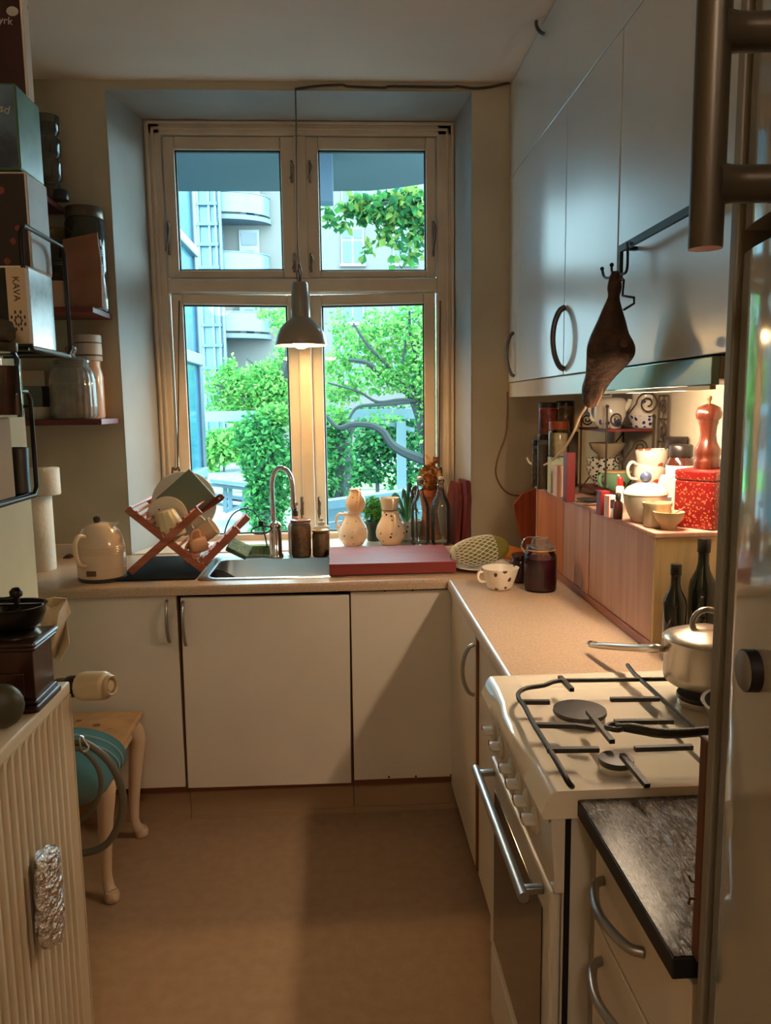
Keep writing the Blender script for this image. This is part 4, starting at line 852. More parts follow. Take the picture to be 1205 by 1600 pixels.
# herbs and house plants
x = at(586, 840, y=3.52).x; t = T('potted_herb', 'bright green potted herb between the two jugs on the sill', 'plant', (x, 3.52, ZS))
P('pot', B().lathe([(.034, 0), (.045, .075), (.048, .078), (.048, .09), (.043, .09), (.04, .07), (1e-5, .07)], seg=24), M('pot_dark_green', (40, 52, 36), .5), t)
P('leaves', leaves([((0, 0, .14), (.052, .045, .055), 520)], .022), LM, t, kind='stuff')
x = at(640, 840, y=3.52).x; t = T('potted_plant', 'strap leaved plant in a blue patterned pot behind the bottles', 'plant', (x-.012, 3.515, ZS))
P('pot', B().lathe([(.04, 0), (.06, .02), (.068, .08), (.07, .092), (.063, .092), (.06, .075), (1e-5, .075)], seg=28), M('pot_blue_white', (216, 220, 222), .2, coat=.3, spots=(50, .5, (46, 66, 96))), t)
for k, (dx, dz, dy) in enumerate(((-.075, .12, .0), (-.02, .14, -.01), (.04, .11, .0), (-.05, .04, -.03), (.05, .06, -.02), (.02, .17, .01), (-.06, .055, -.01))):
    P('leaf', B().tube([(0, 0, .075), (dx*.35, dy*.4, .075+dz*.75), (dx*.7, dy*.8, .09+dz), (dx*1.1, dy, .07+dz*.8)], [.005, .0085, .008, .0015], 6, smooth=4), M('strap_leaf', (62, 110, 66), .45), t)
x = at(672, 800, y=3.53).x; zt = at(672, 799, y=3.53).z
t = T('clay_pot', 'upturned clay pot behind the swing top bottles', 'pot', (x, 3.53, ZS)); P('pot', B().lathe([(.052, 0), (.052, .02), (.047, .022), (.036, zt-ZS-.002), (.006, zt-ZS-.002)], seg=28), terracotta, t)
t = T('dried_plant_pot', 'terracotta pot with a dried brown plant in the right window corner', 'plant', (x, 3.53, zt))
P('pot', B().lathe([(.036, 0), (.046, .07), (.05, .072), (.052, .1), (.046, .1), (.043, .08), (1e-5, .08)], seg=28), terracotta, t)
db = leaf_mat('dry_leaf', (150, 92, 50), .2); dbb = leaf_mat('dry_leaf_pale', (196, 136, 80), .2)
P('leaves', leaves([((0, 0, .14), (.04, .03, .05), 90), ((.01, 0, .2), (.014, .012, .05), 30), ((.01, -.01, .12), (.042, .03, .03), 40)], .046, 3, .5), [db, dbb, db], t, kind='stuff')
P('stem', B().tube([(0, 0, .08), (.01, 0, .16), (.02, 0, .25)], .004, 6).tube([(0, 0, .12), (.04, -.02, .2)], .003, 6), M('dry_stem', (120, 76, 44), .7), t)
q = at(649, 771, y=3.46); t = T('skimmer', 'small dark slotted skimmer head leaning behind the left bottle', 'utensil', q)
P('head', B().lathe([(1e-5, 0), (.024, 0), (.026, .003), (.024, .006), (1e-5, .006)], (0, 0, 0), 20, RX(PI/2), sx=.75, sy=1.4), M('skimmer_dark', (54, 46, 50), .4), t)
for dx, dz in ((-.006, .008), (.004, .004), (-.004, -.008), (.006, -.012)): P('slot', B().box(dx-.002, dx+.002, -.0075, -.0062, dz-.006, dz+.006), M('slot_pale', (220, 214, 206), .4), t)
P('handle', B().tube([(0, -.003, -.03), (.004, -.003, -.1), (.008, .0, ZS-q.z+.004)], .004, 8), MATS['skimmer_dark'], t)
bt0 = None
for px, y, lab in ((657, 3.385, 'clear swing top bottle in front of the potted plant, left of the pair'), (689, 3.378, 'clear swing top bottle beside the leaning red boards, right of the pair')):
    x = at(px, 850, y=y).x
    if bt0 is None:
        t = bt0 = T('swing_top_bottle', lab, 'bottle', (x, y, ZS), group='swing top bottles on the sill'); bg_ = thin_glass('bottle_glass', (236, 246, 242), 1.3, body=.03)
        P('glass', B().lathe([(1e-5, .004), (.03, .003), (.036, 0), (.041, .006), (.042, .02), (.042, .155), (.04, .175), (.03, .2), (.019, .22), (.0145, .24), (.0135, .272), (.0155, .275), (.0155, .286), (.013, .287)], seg=32), bg_, t)
        P('stopper', B().lathe([(.011, .285), (.0125, .288), (.012, .297), (1e-5, .3)], seg=18), M('porcelain', (232, 214, 196), .3), t)
        P('wire', B().tube([(-.0125, 0, .294), (-.018, -.004, .28), (-.017, -.01, .262), (0, -.018, .252), (.017, -.01, .262), (.018, -.004, .28), (.0125, 0, .294)], .0015, 6, smooth=3).lathe([(.0145, .262), (.0158, .263), (.0145, .264)], seg=18, closed=True), chrome, t)
    else: copy_tree(bt0, (x, y, ZS), .5, lab)
# dark red boards leaning on the right side of the recess
for k, (x, lean, lab, hgt) in enumerate(((.500, 4, 'dark red wooden board leaning on the recess wall, inner of two', .27), (.528, 3, 'dark red wooden board with cut corners leaning outermost on the recess wall', .29))):
    o = [(-.10, 0), (.10, 0), (.10, hgt*.75), (.055, hgt), (-.055, hgt), (-.10, hgt*.75)]
    S('chopping_board', B().prism([(u, v) for u, v in o], 'x', -.0095, .0095), M('board_maroon_%d' % k, ((126, 50, 44), (108, 40, 36))[k], .4, wood=('z', 20)), lab, 'chopping board', loc=(x-.018+.004*k, 3.42-.06*k, ZS if k == 0 else HC+.001), rot=RZ(math.radians(6)) @ RY(math.radians(lean)))
# ================================================================ right worktop: fruit plate, cup, jars
p = at(746, 889, z=HC+.003); px_, py_ = p.x+.01, 2.87
S('serving_plate', B().lathe(plate_prof(.112), seg=44), china, 'white plate holding the netted papaya in the corner', 'plate', loc=(px_, py_, HC+.001))
c0, c1 = at(709, 880, y=2.84), at(792, 866, y=2.88); ax = (c1-c0); ln = ax.length; ax.normalize(); cc = at(750, 873, y=2.86); cc.z = HC+.0125+.058
r3 = axis_rot(ax, (0, 0, 1)); pa = T('papaya', 'green papaya in white foam netting lying on the plate', 'papaya', cc-V((0, 0, .0))); RA, RL = .052, .118
def er(s): return RA*max(0.0, 1-abs(s)**2.4)**.5*(1+.06*s)
P('fruit', B().lathe([(max(er(-1+2*i/22), 1e-5), (-1+2*i/22)*RL) for i in range(23)], (0, 0, 0), 28, r3), M('papaya_skin', (112, 116, 52), .45, c2=(150, 130, 60), noise=(12, .3)), pa)
netm = M('foam_net', (236, 232, 214), .8); b = B(); nS = 20
for sgn in (1, -1):
    for k in range(nS):
        pts = []
        for i in range(27):
            s = -.985+1.42*i/26; a = 2*PI*k/nS+sgn*1.7*(i/26); r = er(s)+.003; pts.append(r3 @ V((r*math.cos(a), r*math.sin(a), s*RL)))
        b.tube(pts, .0015, 4)
P('foam_net', b, netm, pa, kind='stuff')
S('squash', B().lathe([(1e-5, -.075), (.016, -.07), (.026, -.045), (.028, -.01), (.022, .03), (.014, .06), (.01, .075), (1e-5, .08)], (0, 0, 0), 20, axis_rot((.95, .12, -.16), (0, 0, 1))), M('squash_orange', (214, 140, 62), .4, noise=(14, .12)), 'small orange squash lying behind the papaya', 'squash', loc=(at(795, 862, y=2.98).x+.01, 2.985, HC+.036))
# cup with floral sprigs
fl = M('floral_china', (238, 226, 208), .12, coat=.4, spots=(34, .5, (92, 58, 56))); p = at(785, 924, z=HC); t = T('breakfast_cup', 'wide white cup with dark flower sprigs in front of the papaya', 'cup', (p.x, 2.545, HC+.0005))
P('bowl', B().lathe([(1e-5, .003), (.032, .003), (.034, 0), (.04, .003), (.044, .012), (.056, .046), (.064, .072), (.061, .072), (.053, .046), (.04, .014), (1e-5, .009)], seg=40, wob=lambda a: .012*math.cos(10*a)), fl, t)
P('handle', B().tube([(-.055, -.01, .058), (-.072, -.016, .06), (-.078, -.02, .045), (-.068, -.016, .03), (-.05, -.01, .026)], .005, 8, smooth=4), fl, t)
# purple clip top jar
p = at(850, 927, z=HC); k = pxm(2.52); t = T('clip_top_jar', 'clip top jar of purple beet juice at the corner of the worktop', 'jar', (p.x, 2.515, HC+.0005)); R_ = .054
P('contents', B().lathe([(R_*.93, .004), (R_*.965, .012), (R_*.965, .108), (1e-5, .108)], seg=32), M('beet_juice', (116, 44, 72), .15, noise=(12, .25), c2=(88, 28, 52)), t)
P('glass', B().lathe([(R_*.96, 0), (R_, .01), (R_, .105), (R_*.94, .122), (R_*.8, .132), (R_*.8, .137)], seg=36), glass, t)
P('lid', B().lathe([(R_*.84, .138), (R_*.88, .141), (R_*.88, .148), (R_*.6, .1505), (R_*.5, .17), (R_*.52, .174), (1e-5, .175)], seg=32), thin_glass('lid_glass', (220, 216, 208), 1.3, body=.12), t)
P('seal', B().lathe([(R_*.86, .1345), (R_*.9, .136), (R_*.86, .1378)], seg=32, closed=True), M('rubber_seal', (196, 140, 96), .6), t)
P('clip', B().tube([(-R_*.9, 0, .136), (-R_*1.15, 0, .15), (-R_*.98, 0, .172), (-R_*.6, 0, .178), (0, 0, .176)], .0018, 6, smooth=3).tube([(-R_*1.0, -.012, .128), (-R_*1.22, 0, .15), (-R_*1.0, .012, .128)], .0018, 6, smooth=3), chrome, t)
p = at(817, 914, z=HC); S('jam_jar', B().lathe([(.03, 0), (.036, .006), (.036, .07), (.03, .082), (.032, .084), (.032, .098), (1e-5, .099)], seg=28), M('dark_jam', (62, 30, 38), .12, coat=.6), 'low dark jar between the cup and the purple jar', 'jar', loc=(p.x+.004, 2.64, HC+.0005))
# paddle boards against the wall, behind the pink cupboards
for k, (dx, lab, c, yy) in enumerate(((0, 'orange brown tapered board leaning on the wall left of the pink cupboards', (186, 84, 52), 3.255), (.03, 'darker narrow board leaning behind the orange brown one', (138, 58, 40), 3.285))):
    pts = [at(px+dx*380, py, y=yy) for px, py in ((803, 789), (816, 772), (836, 764), (858, 768), (858, 868), (826, 868), (818, 860))]
    S('paddle_board', B().prism([(q.x, max(q.z, HC+.004)) for q in pts], 'y', yy, yy+.016), M('paddle_wood_%d' % k, c, .45, wood=('z', 18)), lab, 'board')
# pink cupboards
XC = .755; yA1, yA0, yB0 = 3.0, 2.40, 1.83; ZP = 1.201
t = T('low_cupboard', 'pink worn wooden low cupboard standing on the right worktop', 'cupboard', (.88, 2.4, HC+.0005))
z0 = HC+.0005
P('top', B().box(XC-.006, XR-.004, yB0-.004, yA1, ZP-.014, ZP, .003), pink_wood, t, world=True)
P('back', B().box(XR-.016, XR-.005, yB0+.014, yA1-.014, z0+.02, ZP-.0145), pink_wood, t, world=True)
P('bottom_rail', B().box(XC-.004, XC+.018, yB0, yA1, z0, z0+.022, .002), M('pink_rail', (178, 116, 96), .5, wood=('y', 20)), t, world=True)
P('end_panel', B().box(XC+.0005, XR-.005, yB0, yB0+.0135, z0+.0225, ZP-.0145), ply, t, world=True)
P('end_panel', B().box(XC+.0005, XR-.017, yA1-.0135, yA1, z0+.0225, ZP-.0145), pink_wood, t, world=True)
ya, yb_ = at(880, 850, x=XC).y, at(910, 850, x=XC).y; yc, yd = at(921, 850, x=XC).y, yB0+.014
P('stile', B().box(XC-.001, XC+.018, yc+.0005, yb_-.0005, z0+.0225, ZP-.0145), pink_wood, t, world=True)
P('divider', B().box(XC+.02, XR-.017, ya+.004, ya+.016, z0+.0225, ZP-.0145), dark_wood, t, world=True)
kn = M('cupboard_knob', (120, 60, 44), .4)
for y1, y0, kp_, mt in ((ya, yb_, (905, 868), M('pink_door', (214, 170, 150), .5, wood=('z', 18), c2=(196, 146, 124))), (yc, yd, (923, 872), M('pink_door_grey', (210, 170, 154), .5, wood=('z', 14), c2=(188, 148, 130)))):
    d = P('door', B().box(XC+.001, XC+.016, y0+.002, y1-.002, z0+.0235, ZP-.016, .002), mt, t, world=True)
    for q in ([kp_] if y1 == ya else [kp_, (1014, 932)]):
        w_ = at(q[0], q[1], x=XC); w_.x = XC+.001; P('knob', B().lathe([(.004, 0), (.004, .006), (.009, .010), (.0095, .016), (.006, .02), (1e-5, .021)], w_, 14, axis_rot((-1, 0, 0))), kn, d, world=True)
d = P('door', B().box(XC+.003, XC+.017, ya+.008, yA1-.0145, z0+.0235, ZP-.016, .002), M('orange_panel', (206, 130, 84), .5, wood=('z', 12), c2=(184, 108, 66)), t, world=True)
# oil bottles
og = M('dark_green_bottle', (16, 20, 12), .06, coat=.6)
def oil(label, px, y, r, h, zb=HC+.0005):
    x = at(px, 960, y=y).x; t = T('oil_bottle', label, 'bottle', (x, y, zb)); sq = B()
    pr = [(r*.95, 0), (r, .006), (r, h*.58), (r*.92, h*.64), (r*.5, h*.74), (r*.4, h*.80), (r*.4, h*.9)]
    P('glass', B().lathe(pr, seg=28), og, t); P('cap', B().lathe([(r*.47, h*.885), (r*.48, h*.89), (r*.48, h*.99), (r*.42, h), (1e-5, h)], seg=20), M('bottle_cap_black', (30, 28, 24), .3), t); return t
oil('shorter dark green oil bottle behind the saucepan', 1054, 1.77, .027, .235); oil('taller dark green oil bottle behind the saucepan near the fridge', 1096, 1.795, .032, .29)

# ================================================================ on top of the pink cupboards
Z1 = ZP+.0005
def onx(px, y, py=800): return at(px, py, y=y).x
blk = M('lid_black', (34, 28, 26), .35)
def spice(label, px, y, r, h, cont, lidm=blk, zb=Z1, name='spice_jar', fill=.82, lidh=.02):
    t = T(name, label, 'jar', (onx(px, y, 700), y, zb))
    P('contents', B().lathe([(r*.9, .003), (r*.95, .006), (r*.95, h*fill), (1e-5, h*fill)], seg=20), cont, t)
    P('glass', B().lathe([(r*.95, 0), (r, .004), (r, h-lidh-.008), (r*.9, h-lidh)], seg=24), glass, t)
    P('lid', B().lathe([(r*.95, h-lidh), (r*.97, h-lidh+.002), (r*.97, h-.002), (r*.9, h), (1e-5, h)], seg=24), lidm, t); return t
spice('slim tall jar of brown spice sticks nearest the wall corner', 837, 2.93, .0135, .175, M('spice_brown', (190, 150, 108), .7, noise=(60, .3)))
spice('tall dark tube of vanilla pods beside the slim spice jar', 849, 2.84, .0215, .20, M('spice_dark', (140, 116, 100), .6, noise=(90, .3), wave=('Z', 60, (170, 146, 130))))
spice('jar of red chillies stacked on the tall dark tube', 856, 2.84, .036, .115, M('chillies', (222, 90, 66), .4, c2=(160, 52, 38), noise=(44, .4)), zb=Z1+.2005, name='chilli_jar')
t = T('tea_carton', 'pale green printed carton under the cream jar', 'carton', (onx(872, 2.72, 750), 2.72, Z1)); P('carton', B().box(-.032, .032, -.022, .022, 0, .125, .001), M('carton_green', (196, 204, 176), .6, spots=(30, .35, (90, 130, 90))), t)
spice('cream filled jar with an orange lid stacked on the green carton', 873, 2.72, .0365, .125, M('cream_oats', (240, 210, 166), .7, noise=(80, .1)), M('lid_amber', (150, 74, 40), .25, coat=.4), Z1+.1258, 'oats_jar', .66, .03)
S('flat_carton', B().box(-.017, .017, -.026, .026, 0, .105, .001), M('carton_pink', (232, 192, 172), .6), 'blank pale pink carton in front of the green carton', 'carton', loc=(onx(875, 2.6, 760), 2.60, Z1))
S('tall_tin', B().box(-.04, .04, -.022, .022, 0, .205, .003), M('tin_grey', (120, 110, 100), .4, metal=.5), 'grey tin hidden behind the cream jar', 'tin', loc=(onx(885, 2.92, 700), 2.92, Z1))
spice('amber jar with a black lid standing on the grey tin under the cabinets', 882, 2.92, .034, .115, M('amber_tea', (176, 124, 80), .5, noise=(50, .3)), zb=Z1+.2055, name='tea_jar')
S('red_box', B().box(-.014, .014, -.02, .02, 0, .158, .0015), M('carton_red', (112, 30, 30), .5), 'narrow plain red box left of the iron shelf', 'box', loc=(onx(891, 2.44, 740), 2.45, Z1))
# iron scroll shelf with red boards
ish = T('scroll_shelf', 'two tier corner shelf of red boards and black scroll ironwork', 'shelf', (.88, 2.2, Z1)); irn = M('wrought_iron', (70, 56, 44), .5, metal=.5)
ZT1 = at(949, 671, y=2.44).z; XF0, XF1 = .832, .988; YA, YBk = 2.44, 2.72
P('shelf_board', B().box(XF0, XF1, YA, YBk, ZT1-.008, ZT1, .001), red_wood, ish, world=True); P('shelf_board', B().box(XF0, XF1, YA, YBk, Z1+.022, Z1+.029, .001), red_wood, ish, world=True)
for x, y, h in ((XF0+.003, YA-.004, .072), (XF0+.003, YBk-.02, .04), (XF1-.003, YA-.004, .04), (XF1-.003, YBk-.02, .04)):
    P('post', B().tube([(x, y, Z1), (x, y, ZT1+h)], .0032, 8).ball((x, y, ZT1+h), .006), irn, ish, world=True)
def spiral(cx, cz, r, turns, a0, sgn=1, n=40): return [(cx+r*(1-.78*i/n)*math.cos(a0+sgn*2*PI*turns*i/n), cz+r*(1-.78*i/n)*math.sin(a0+sgn*2*PI*turns*i/n)) for i in range(n+1)]
def scroll(y, x0, z0, s, nm='scroll'):    # S-shaped scroll in an end plane (x-z)
    a = spiral(.105*s, .055*s, .032*s, 1.75, PI*1.0, -1); c = spiral(.02*s, .014*s, .022*s, 1.6, 0, -1)
    pts = [(x0+u, y, z0+v) for u, v in reversed(c)]+[(x0+u, y, z0+v) for u, v in a]
    P(nm, B().tube(pts, .0026, 6), irn, ish, world=True)
scroll(YA-.004, XF0+.012, ZT1+.016, 1.15); scroll(YBk-.02, XF0+.005, ZT1+.014, .9); scroll(YA-.004, XF0+.04, Z1+.04, .85); scroll(YA-.004, XF0+.03, Z1+.125, .8)
for y in (YBk-.02,): P('cross_wire', B().tube([(XF0+.003, y, Z1+.01), (XF1-.003, y, ZT1-.02)], .0022, 6), irn, ish, world=True)
# trellis-like wire panel against the lit wall
tr = T('wire_trellis', 'black scrolled wire panel against the lit wall behind the shelf', 'trellis', (XR-.02, 2.36, ZT1))
q0, q1 = at(1028, 690, x=.985), at(1045, 618, x=.985)
b = B()
for yy in (q0.y, (q0.y+q1.y)/2, q1.y): b.tube([(.985, yy, ZP+.001), (.985, yy, q1.z)], .0028, 6)
for zz in (q1.z, q1.z-.07, q1.z-.14, q0.z): b.tube([(.985, q0.y, zz), (.985, q1.y, zz)], .0022, 6)
P('wires', b, irn, tr, world=True)
for k, zz in enumerate((q1.z-.035, q1.z-.105, q0.z+.03)):
    P('scroll', B().tube([(.985, (q0.y+q1.y)/2+u, zz+v) for u, v in spiral(0, 0, .026, 1.6, k, 1)], .002, 6), irn, tr, world=True)
# upper tier: teapot and lidded jar
bw = M('blue_white_china', (240, 232, 216), .1, coat=.5, spots=(20, .52, (70, 88, 150)))
t = T('milk_jug', 'square shouldered white jug with blue flowers on the upper iron shelf', 'jug', (onx(953, 2.54, 645), 2.54, ZT1+.0005))
P('body', B().lathe([(.036, 0), (.038, .006), (.048, .014), (.052, .03), (.052, .085), (.046, .096), (.034, .1), (.03, .1), (.028, .09)], seg=32), bw, t)
P('handle', B().tube([(-.048, -.004, .078), (-.066, -.008, .076), (-.07, -.008, .05), (-.06, -.006, .03), (-.048, 0, .026)], .0055, 8, smooth=4), bw, t)
P('spout', B().tube([(.04, -.02, .06), (.052, -.026, .078), (.056, -.028, .094)], [.012, .009, .007], 8, smooth=3), bw, t)
t = T('ginger_jar', 'tall white jar with blue check foot and flowers on the upper iron shelf', 'jar', (onx(1008, 2.53, 645), 2.53, ZT1+.0005))
P('body', B().lathe([(.034, 0), (.04, .008), (.052, .04), (.05, .075), (.042, .09), (.044, .112), (.04, .113), (.037, .09), (1e-5, .085)], seg=32), bw, t)
P('foot_band', B().lathe([(.0385, .002), (.0425, .008), (.0535, .04)], seg=32), M('blue_check', (236, 230, 220), .12, coat=.4, spots=(60, .62, (40, 60, 140))), t)
t = T('picture_card', 'small white card with a dark picture standing behind the white jug', 'card', (onx(948, 2.64, 625), 2.64, ZT1+.0005)); P('card', B().box(-.018, .018, -.001, .001, 0, .135), paper, t); P('print', B().box(-.012, .012, -.0016, -.0011, .108, .128), M('print_dark', (60, 40, 36), .6), t)
# lower tier: bowls and cups
pb_m = M('black_white_bowl', (222, 220, 206), .15, coat=.4, spots=(90, .66, (40, 40, 40)))
bowl_pr = lambda r, h: [(1e-5, .004), (r*.42, .004), (r*.44, 0), (r*.48, .002), (r*.5, .01), (r*.85, h*.55), (r, h), (r-.004, h), (r*.8, h*.55), (r*.45, .014), (1e-5, .012)]
ZL = Z1+.0295; bx_, by_ = .892, 2.63
S('rice_bowl', B().lathe(bowl_pr(.058, .07), seg=36), pb_m, 'black and white patterned bowl at the bottom of the stack', 'bowl', loc=(bx_, by_, ZL), group='patterned bowls')
S('rice_bowl', B().lathe(bowl_pr(.058, .07), seg=36), pb_m, 'black and white patterned bowl nested on the lower one', 'bowl', loc=(bx_, by_, ZL+.026), group='patterned bowls')
S('soup_bowl', B().lathe(bowl_pr(.062, .05), seg=36), M('stone_glaze', (176, 160, 136), .25, coat=.2), 'plain beige bowl on top of the patterned bowls', 'bowl', loc=(bx_+.014, by_+.004, ZL+.0965))
t = T('green_mug', 'celadon green mug with a wooden lid on the lower iron shelf', 'mug', (onx(966, 2.49, 740), 2.49, ZL)); gm = M('celadon', (126, 172, 132), .15, coat=.5)
P('body', B().lathe([(1e-5, 0), (.03, 0), (.034, .006), (.042, .024), (.043, .05), (.040, .056), (.037, .056), (.036, .01), (1e-5, .008)], seg=32), gm, t); P('handle', B().tube([(-.04, -.006, .05), (-.06, -.012, .052), (-.066, -.014, .032), (-.054, -.01, .014), (-.036, -.004, .012)], .0055, 8, smooth=4), gm, t)
P('lid', B().lathe([(.043, .0565), (.044, .059), (.04, .063), (1e-5, .0635)], seg=28), M('wood_lid', (214, 184, 136), .5), t)
for k, (pxx, zz) in enumerate(((.84, 0), (.843, .011))): S('flat_dish', B().lathe([(1e-5, .002), (.03, .001), (.042, .006), (.044, .0085), (.04, .0085), (.028, .005), (1e-5, .005)], seg=28), (M('black_dish', (36, 36, 40), .25), china)[1-k], ('white flat dish at the left edge under the lower red board', 'black flat dish stacked on the white one')[k], 'dish', loc=(onx(920, 2.37, 775)+.004*k, 2.37-.01*k, Z1+zz*.9))
rose = M('rose_china', (232, 212, 192), .1, coat=.5, spots=(22, .5, (196, 92, 74)))
def teacup(label, px, y, zb, tilt, h=1):
    t = T('rose_cup', label, 'cup', (onx(px, y, 720), y, zb), group='rose teacups', rot=RY(math.radians(tilt)))
    P('bowl', B().lathe([(1e-5, .003), (.025, .003), (.027, 0), (.032, .003), (.043, .025), (.046, .052), (.047, .06), (.044, .06), (.041, .028), (.026, .01), (1e-5, .008)], seg=32), rose, t)
    if h: P('handle', B().tube([(-.042, -.012, .054), (-.064, -.018, .06), (-.073, -.02, .04), (-.06, -.016, .016), (-.036, -.01, .014)], .0045, 8, smooth=4), rose, t)
S('tea_tin', B().lathe([(.036, 0), (.037, .002), (.037, .07), (.035, .072), (1e-5, .072)], seg=28), M('tin_patterned', (150, 140, 128), .35, spots=(60, .5, (80, 90, 110))), 'low patterned tin under the rose cups', 'tin', loc=(onx(1016, 2.2, 750), 2.2, Z1))
teacup('rose patterned teacup with a big handle at the bottom of the pair', 1012, 2.2, Z1+.0735, 10); teacup('rose patterned teacup tipped on top of the other one', 1020, 2.205, Z1+.117, -3, 0)
# front row on the cupboard
S('red_carton', B().box(-.012, .012, -.02, .02, 0, .068, .001), [M('carton_scarlet', (130, 26, 30), .4)], 'small scarlet carton at the cupboard edge', 'carton', loc=(onx(944, 2.14, 785), 2.15, Z1))
t = T('label_carton', 'small white carton with a red edge and dark square', 'carton', (onx(954, 2.10, 785), 2.10, Z1)); P('box', B().box(-.012, .012, -.016, .016, 0, .06, .001), paper, t); P('print', B().box(-.006, .006, -.0166, -.0161, .026, .05), M('print_dark', (60, 40, 36), .6), t); P('edge', B().box(-.0125, -.009, -.0166, -.0161, .0, .06), M('print_red', (190, 40, 40), .6), t)
t = T('dropper_bottle', 'small dark brown dropper bottle at the cupboard edge', 'bottle', (onx(966, 2.06, 790), 2.06, Z1)); P('glass', B().lathe([(.0125, 0), (.013, .003), (.013, .042), (.006, .05), (.006, .053)], seg=18), M('brown_glass', (64, 30, 24), .15, coat=.4), t); P('cap', B().lathe([(.0075, .053), (.0075, .068), (.004, .071), (1e-5, .071)], seg=14), blk, t)
t = T('nose_spray', 'tiny white bottle with a bright red cap behind the cartons', 'bottle', (onx(969, 2.2, 765), 2.20, Z1)); P('bottle', B().lathe([(.011, 0), (.0115, .004), (.0115, .07), (.007, .076)], seg=16), paper, t); P('cap', B().lathe([(.0085, .076), (.0085, .096), (.006, .1), (1e-5, .1)], seg=14), M('cap_red', (206, 36, 32), .35), t)
sb = M('sugar_china', (222, 212, 190), .12, coat=.5, spots=(16, .5, (70, 88, 104)))
t = T('sugar_bowl', 'cream lidded bowl with a blue knob and grey blue flowers', 'bowl', (onx(1008, 2.0, 790), 2.0, Z1))
P('body', B().lathe([(.03, 0), (.034, .003), (.046, .028), (.054, .06), (.056, .072), (.053, .073), (.05, .06), (1e-5, .055)], seg=36), sb, t); P('lid', B().lathe([(.0575, .0735), (.058, .077), (.046, .092), (.024, .102), (.012, .104), (1e-5, .1045)], seg=36), M('sugar_lid', (238, 228, 206), .12, coat=.5, spots=(14, .25, (60, 84, 140))), t); P('knob', B().ball((0, 0, .118), .015), M('knob_blue', (78, 88, 122), .15, coat=.5), t)
S('cream_pot', B().lathe([(1e-5, .003), (.029, 0), (.033, .003), (.034, .012), (.033, .05), (.036, .055), (.036, .062), (.032, .062), (.03, .012), (1e-5, .01)], seg=32), M('cream_pot_glaze', (220, 204, 170), .18, coat=.4), 'cream cylindrical pot beside the sugar bowl', 'pot', loc=(onx(1027, 1.915, 800), 1.915, Z1))
t = T('small_bowl', 'small beige bowl with a thin red spoon at the cupboard corner', 'bowl', (.803, 1.872, Z1)); P('bowl', B().lathe(bowl_pr(.0375, .044), seg=36), M('beige_bowl', (226, 206, 162), .3, coat=.2), t)
S('red_spoon', B().tube([(-.008, 0, 0), (.012, .0, .012), (.032, .001, .024)], [.0028, .0016, .002], 8, smooth=3), M('spoon_red', (190, 44, 40), .4), 'thin red spoon resting in the small beige bowl', 'spoon', loc=(.808, 1.87, Z1+.0285))
t = T('salt_carton', 'white upright salt carton left of the red tin', 'carton', (onx(1041, 2.04, 740), 2.04, Z1)); P('carton', B().prism([(-.02, 0), (.022, 0), (.022, .095), (.014, .118), (-.008, .118), (-.016, .095)], 'y', -.013, .013), M('salt_white', (240, 232, 216), .5), t); P('print', B().box(-.012, .012, -.0136, -.0131, .05, .06), M('print_blue', (110, 120, 140), .6), t)
t = T('pill_bottle', 'brown pill bottle with a white label and black cap behind the red tin', 'bottle', (onx(1063, 2.1, 740), 2.1, Z1+.0505)); P('glass', B().lathe([(.036, 0), (.038, .004), (.038, .095), (.03, .108), (.028, .112)], seg=28), M('brown_glass', (64, 30, 24), .15, coat=.4), t); P('label', B().lathe([(.0383, .01), (.0386, .011), (.0386, .088), (.0383, .089)], seg=28), M('pill_label', (236, 222, 204), .6, spots=(26, .22, (170, 60, 50))), t); P('cap', B().lathe([(.031, .112), (.032, .114), (.032, .142), (.029, .145), (1e-5, .145)], seg=28), blk, t)
S('flat_tin', B().box(.90, .985, 2.06, 2.14, Z1, Z1+.05, .002), M('tin_grey', (120, 110, 100), .4), 'flat grey tin under the brown pill bottle', 'tin')
S('black_canister', B().lathe([(.03, 0), (.031, .002), (.031, .195), (.033, .197), (.033, .212), (1e-5, .213)], seg=24), blk, 'slim dark canister at the wall behind the pill bottle', 'canister', loc=(.962, 2.215, Z1))
TS = .052; TCX, TCY = .906, 1.906
t = T('red_tin', 'square red tin with a pale sprig pattern on the cupboard end', 'tin', (TCX, TCY, Z1)); rt = M('tin_red_sprig', (132, 22, 24), .3, coat=.3, spots=(150, .56, (216, 130, 84)))
ra = RZ(math.radians(38)); b = B().box(-TS, TS, -TS, TS, 0, .118, .004, rot=ra, c=(0, 0, 0)); P('body', b, rt, t); P('lid', B().box(-TS-.001, TS+.001, -TS-.001, TS+.001, .1185, .145, .005, rot=ra, c=(0, 0, 0)), M('tin_red_lid', (126, 22, 24), .3, coat=.3, spots=(150, .52, (210, 124, 80))), t)
t = T('pepper_mill', 'turned dark wood pepper mill standing on the red tin', 'pepper mill', (onx(1106, 1.915, 700), 1.915, Z1+.1455)); mw_ = M('mill_wood', (92, 42, 26), .25, coat=.4, wood=('z', 40), c2=(66, 28, 18))
P('body', B().lathe([(.031, 0), (.032, .004), (.032, .022), (.029, .026), (.031, .036), (.031, .048), (.022, .066), (.019, .085), (.021, .105), (.024, .114), (.024, .118)], seg=32), mw_, t); P('head', B().lathe([(.024, .1185), (.03, .126), (.0315, .138), (.027, .152), (.012, .159), (.006, .161)], seg=32), mw_, t); P('nut', B().lathe([(.0035, .161), (.0035, .168), (.0055, .17), (.0055, .178), (.003, .18), (1e-5, .18)], seg=14), M('mill_nut', (120, 90, 60), .4, metal=.6), t)
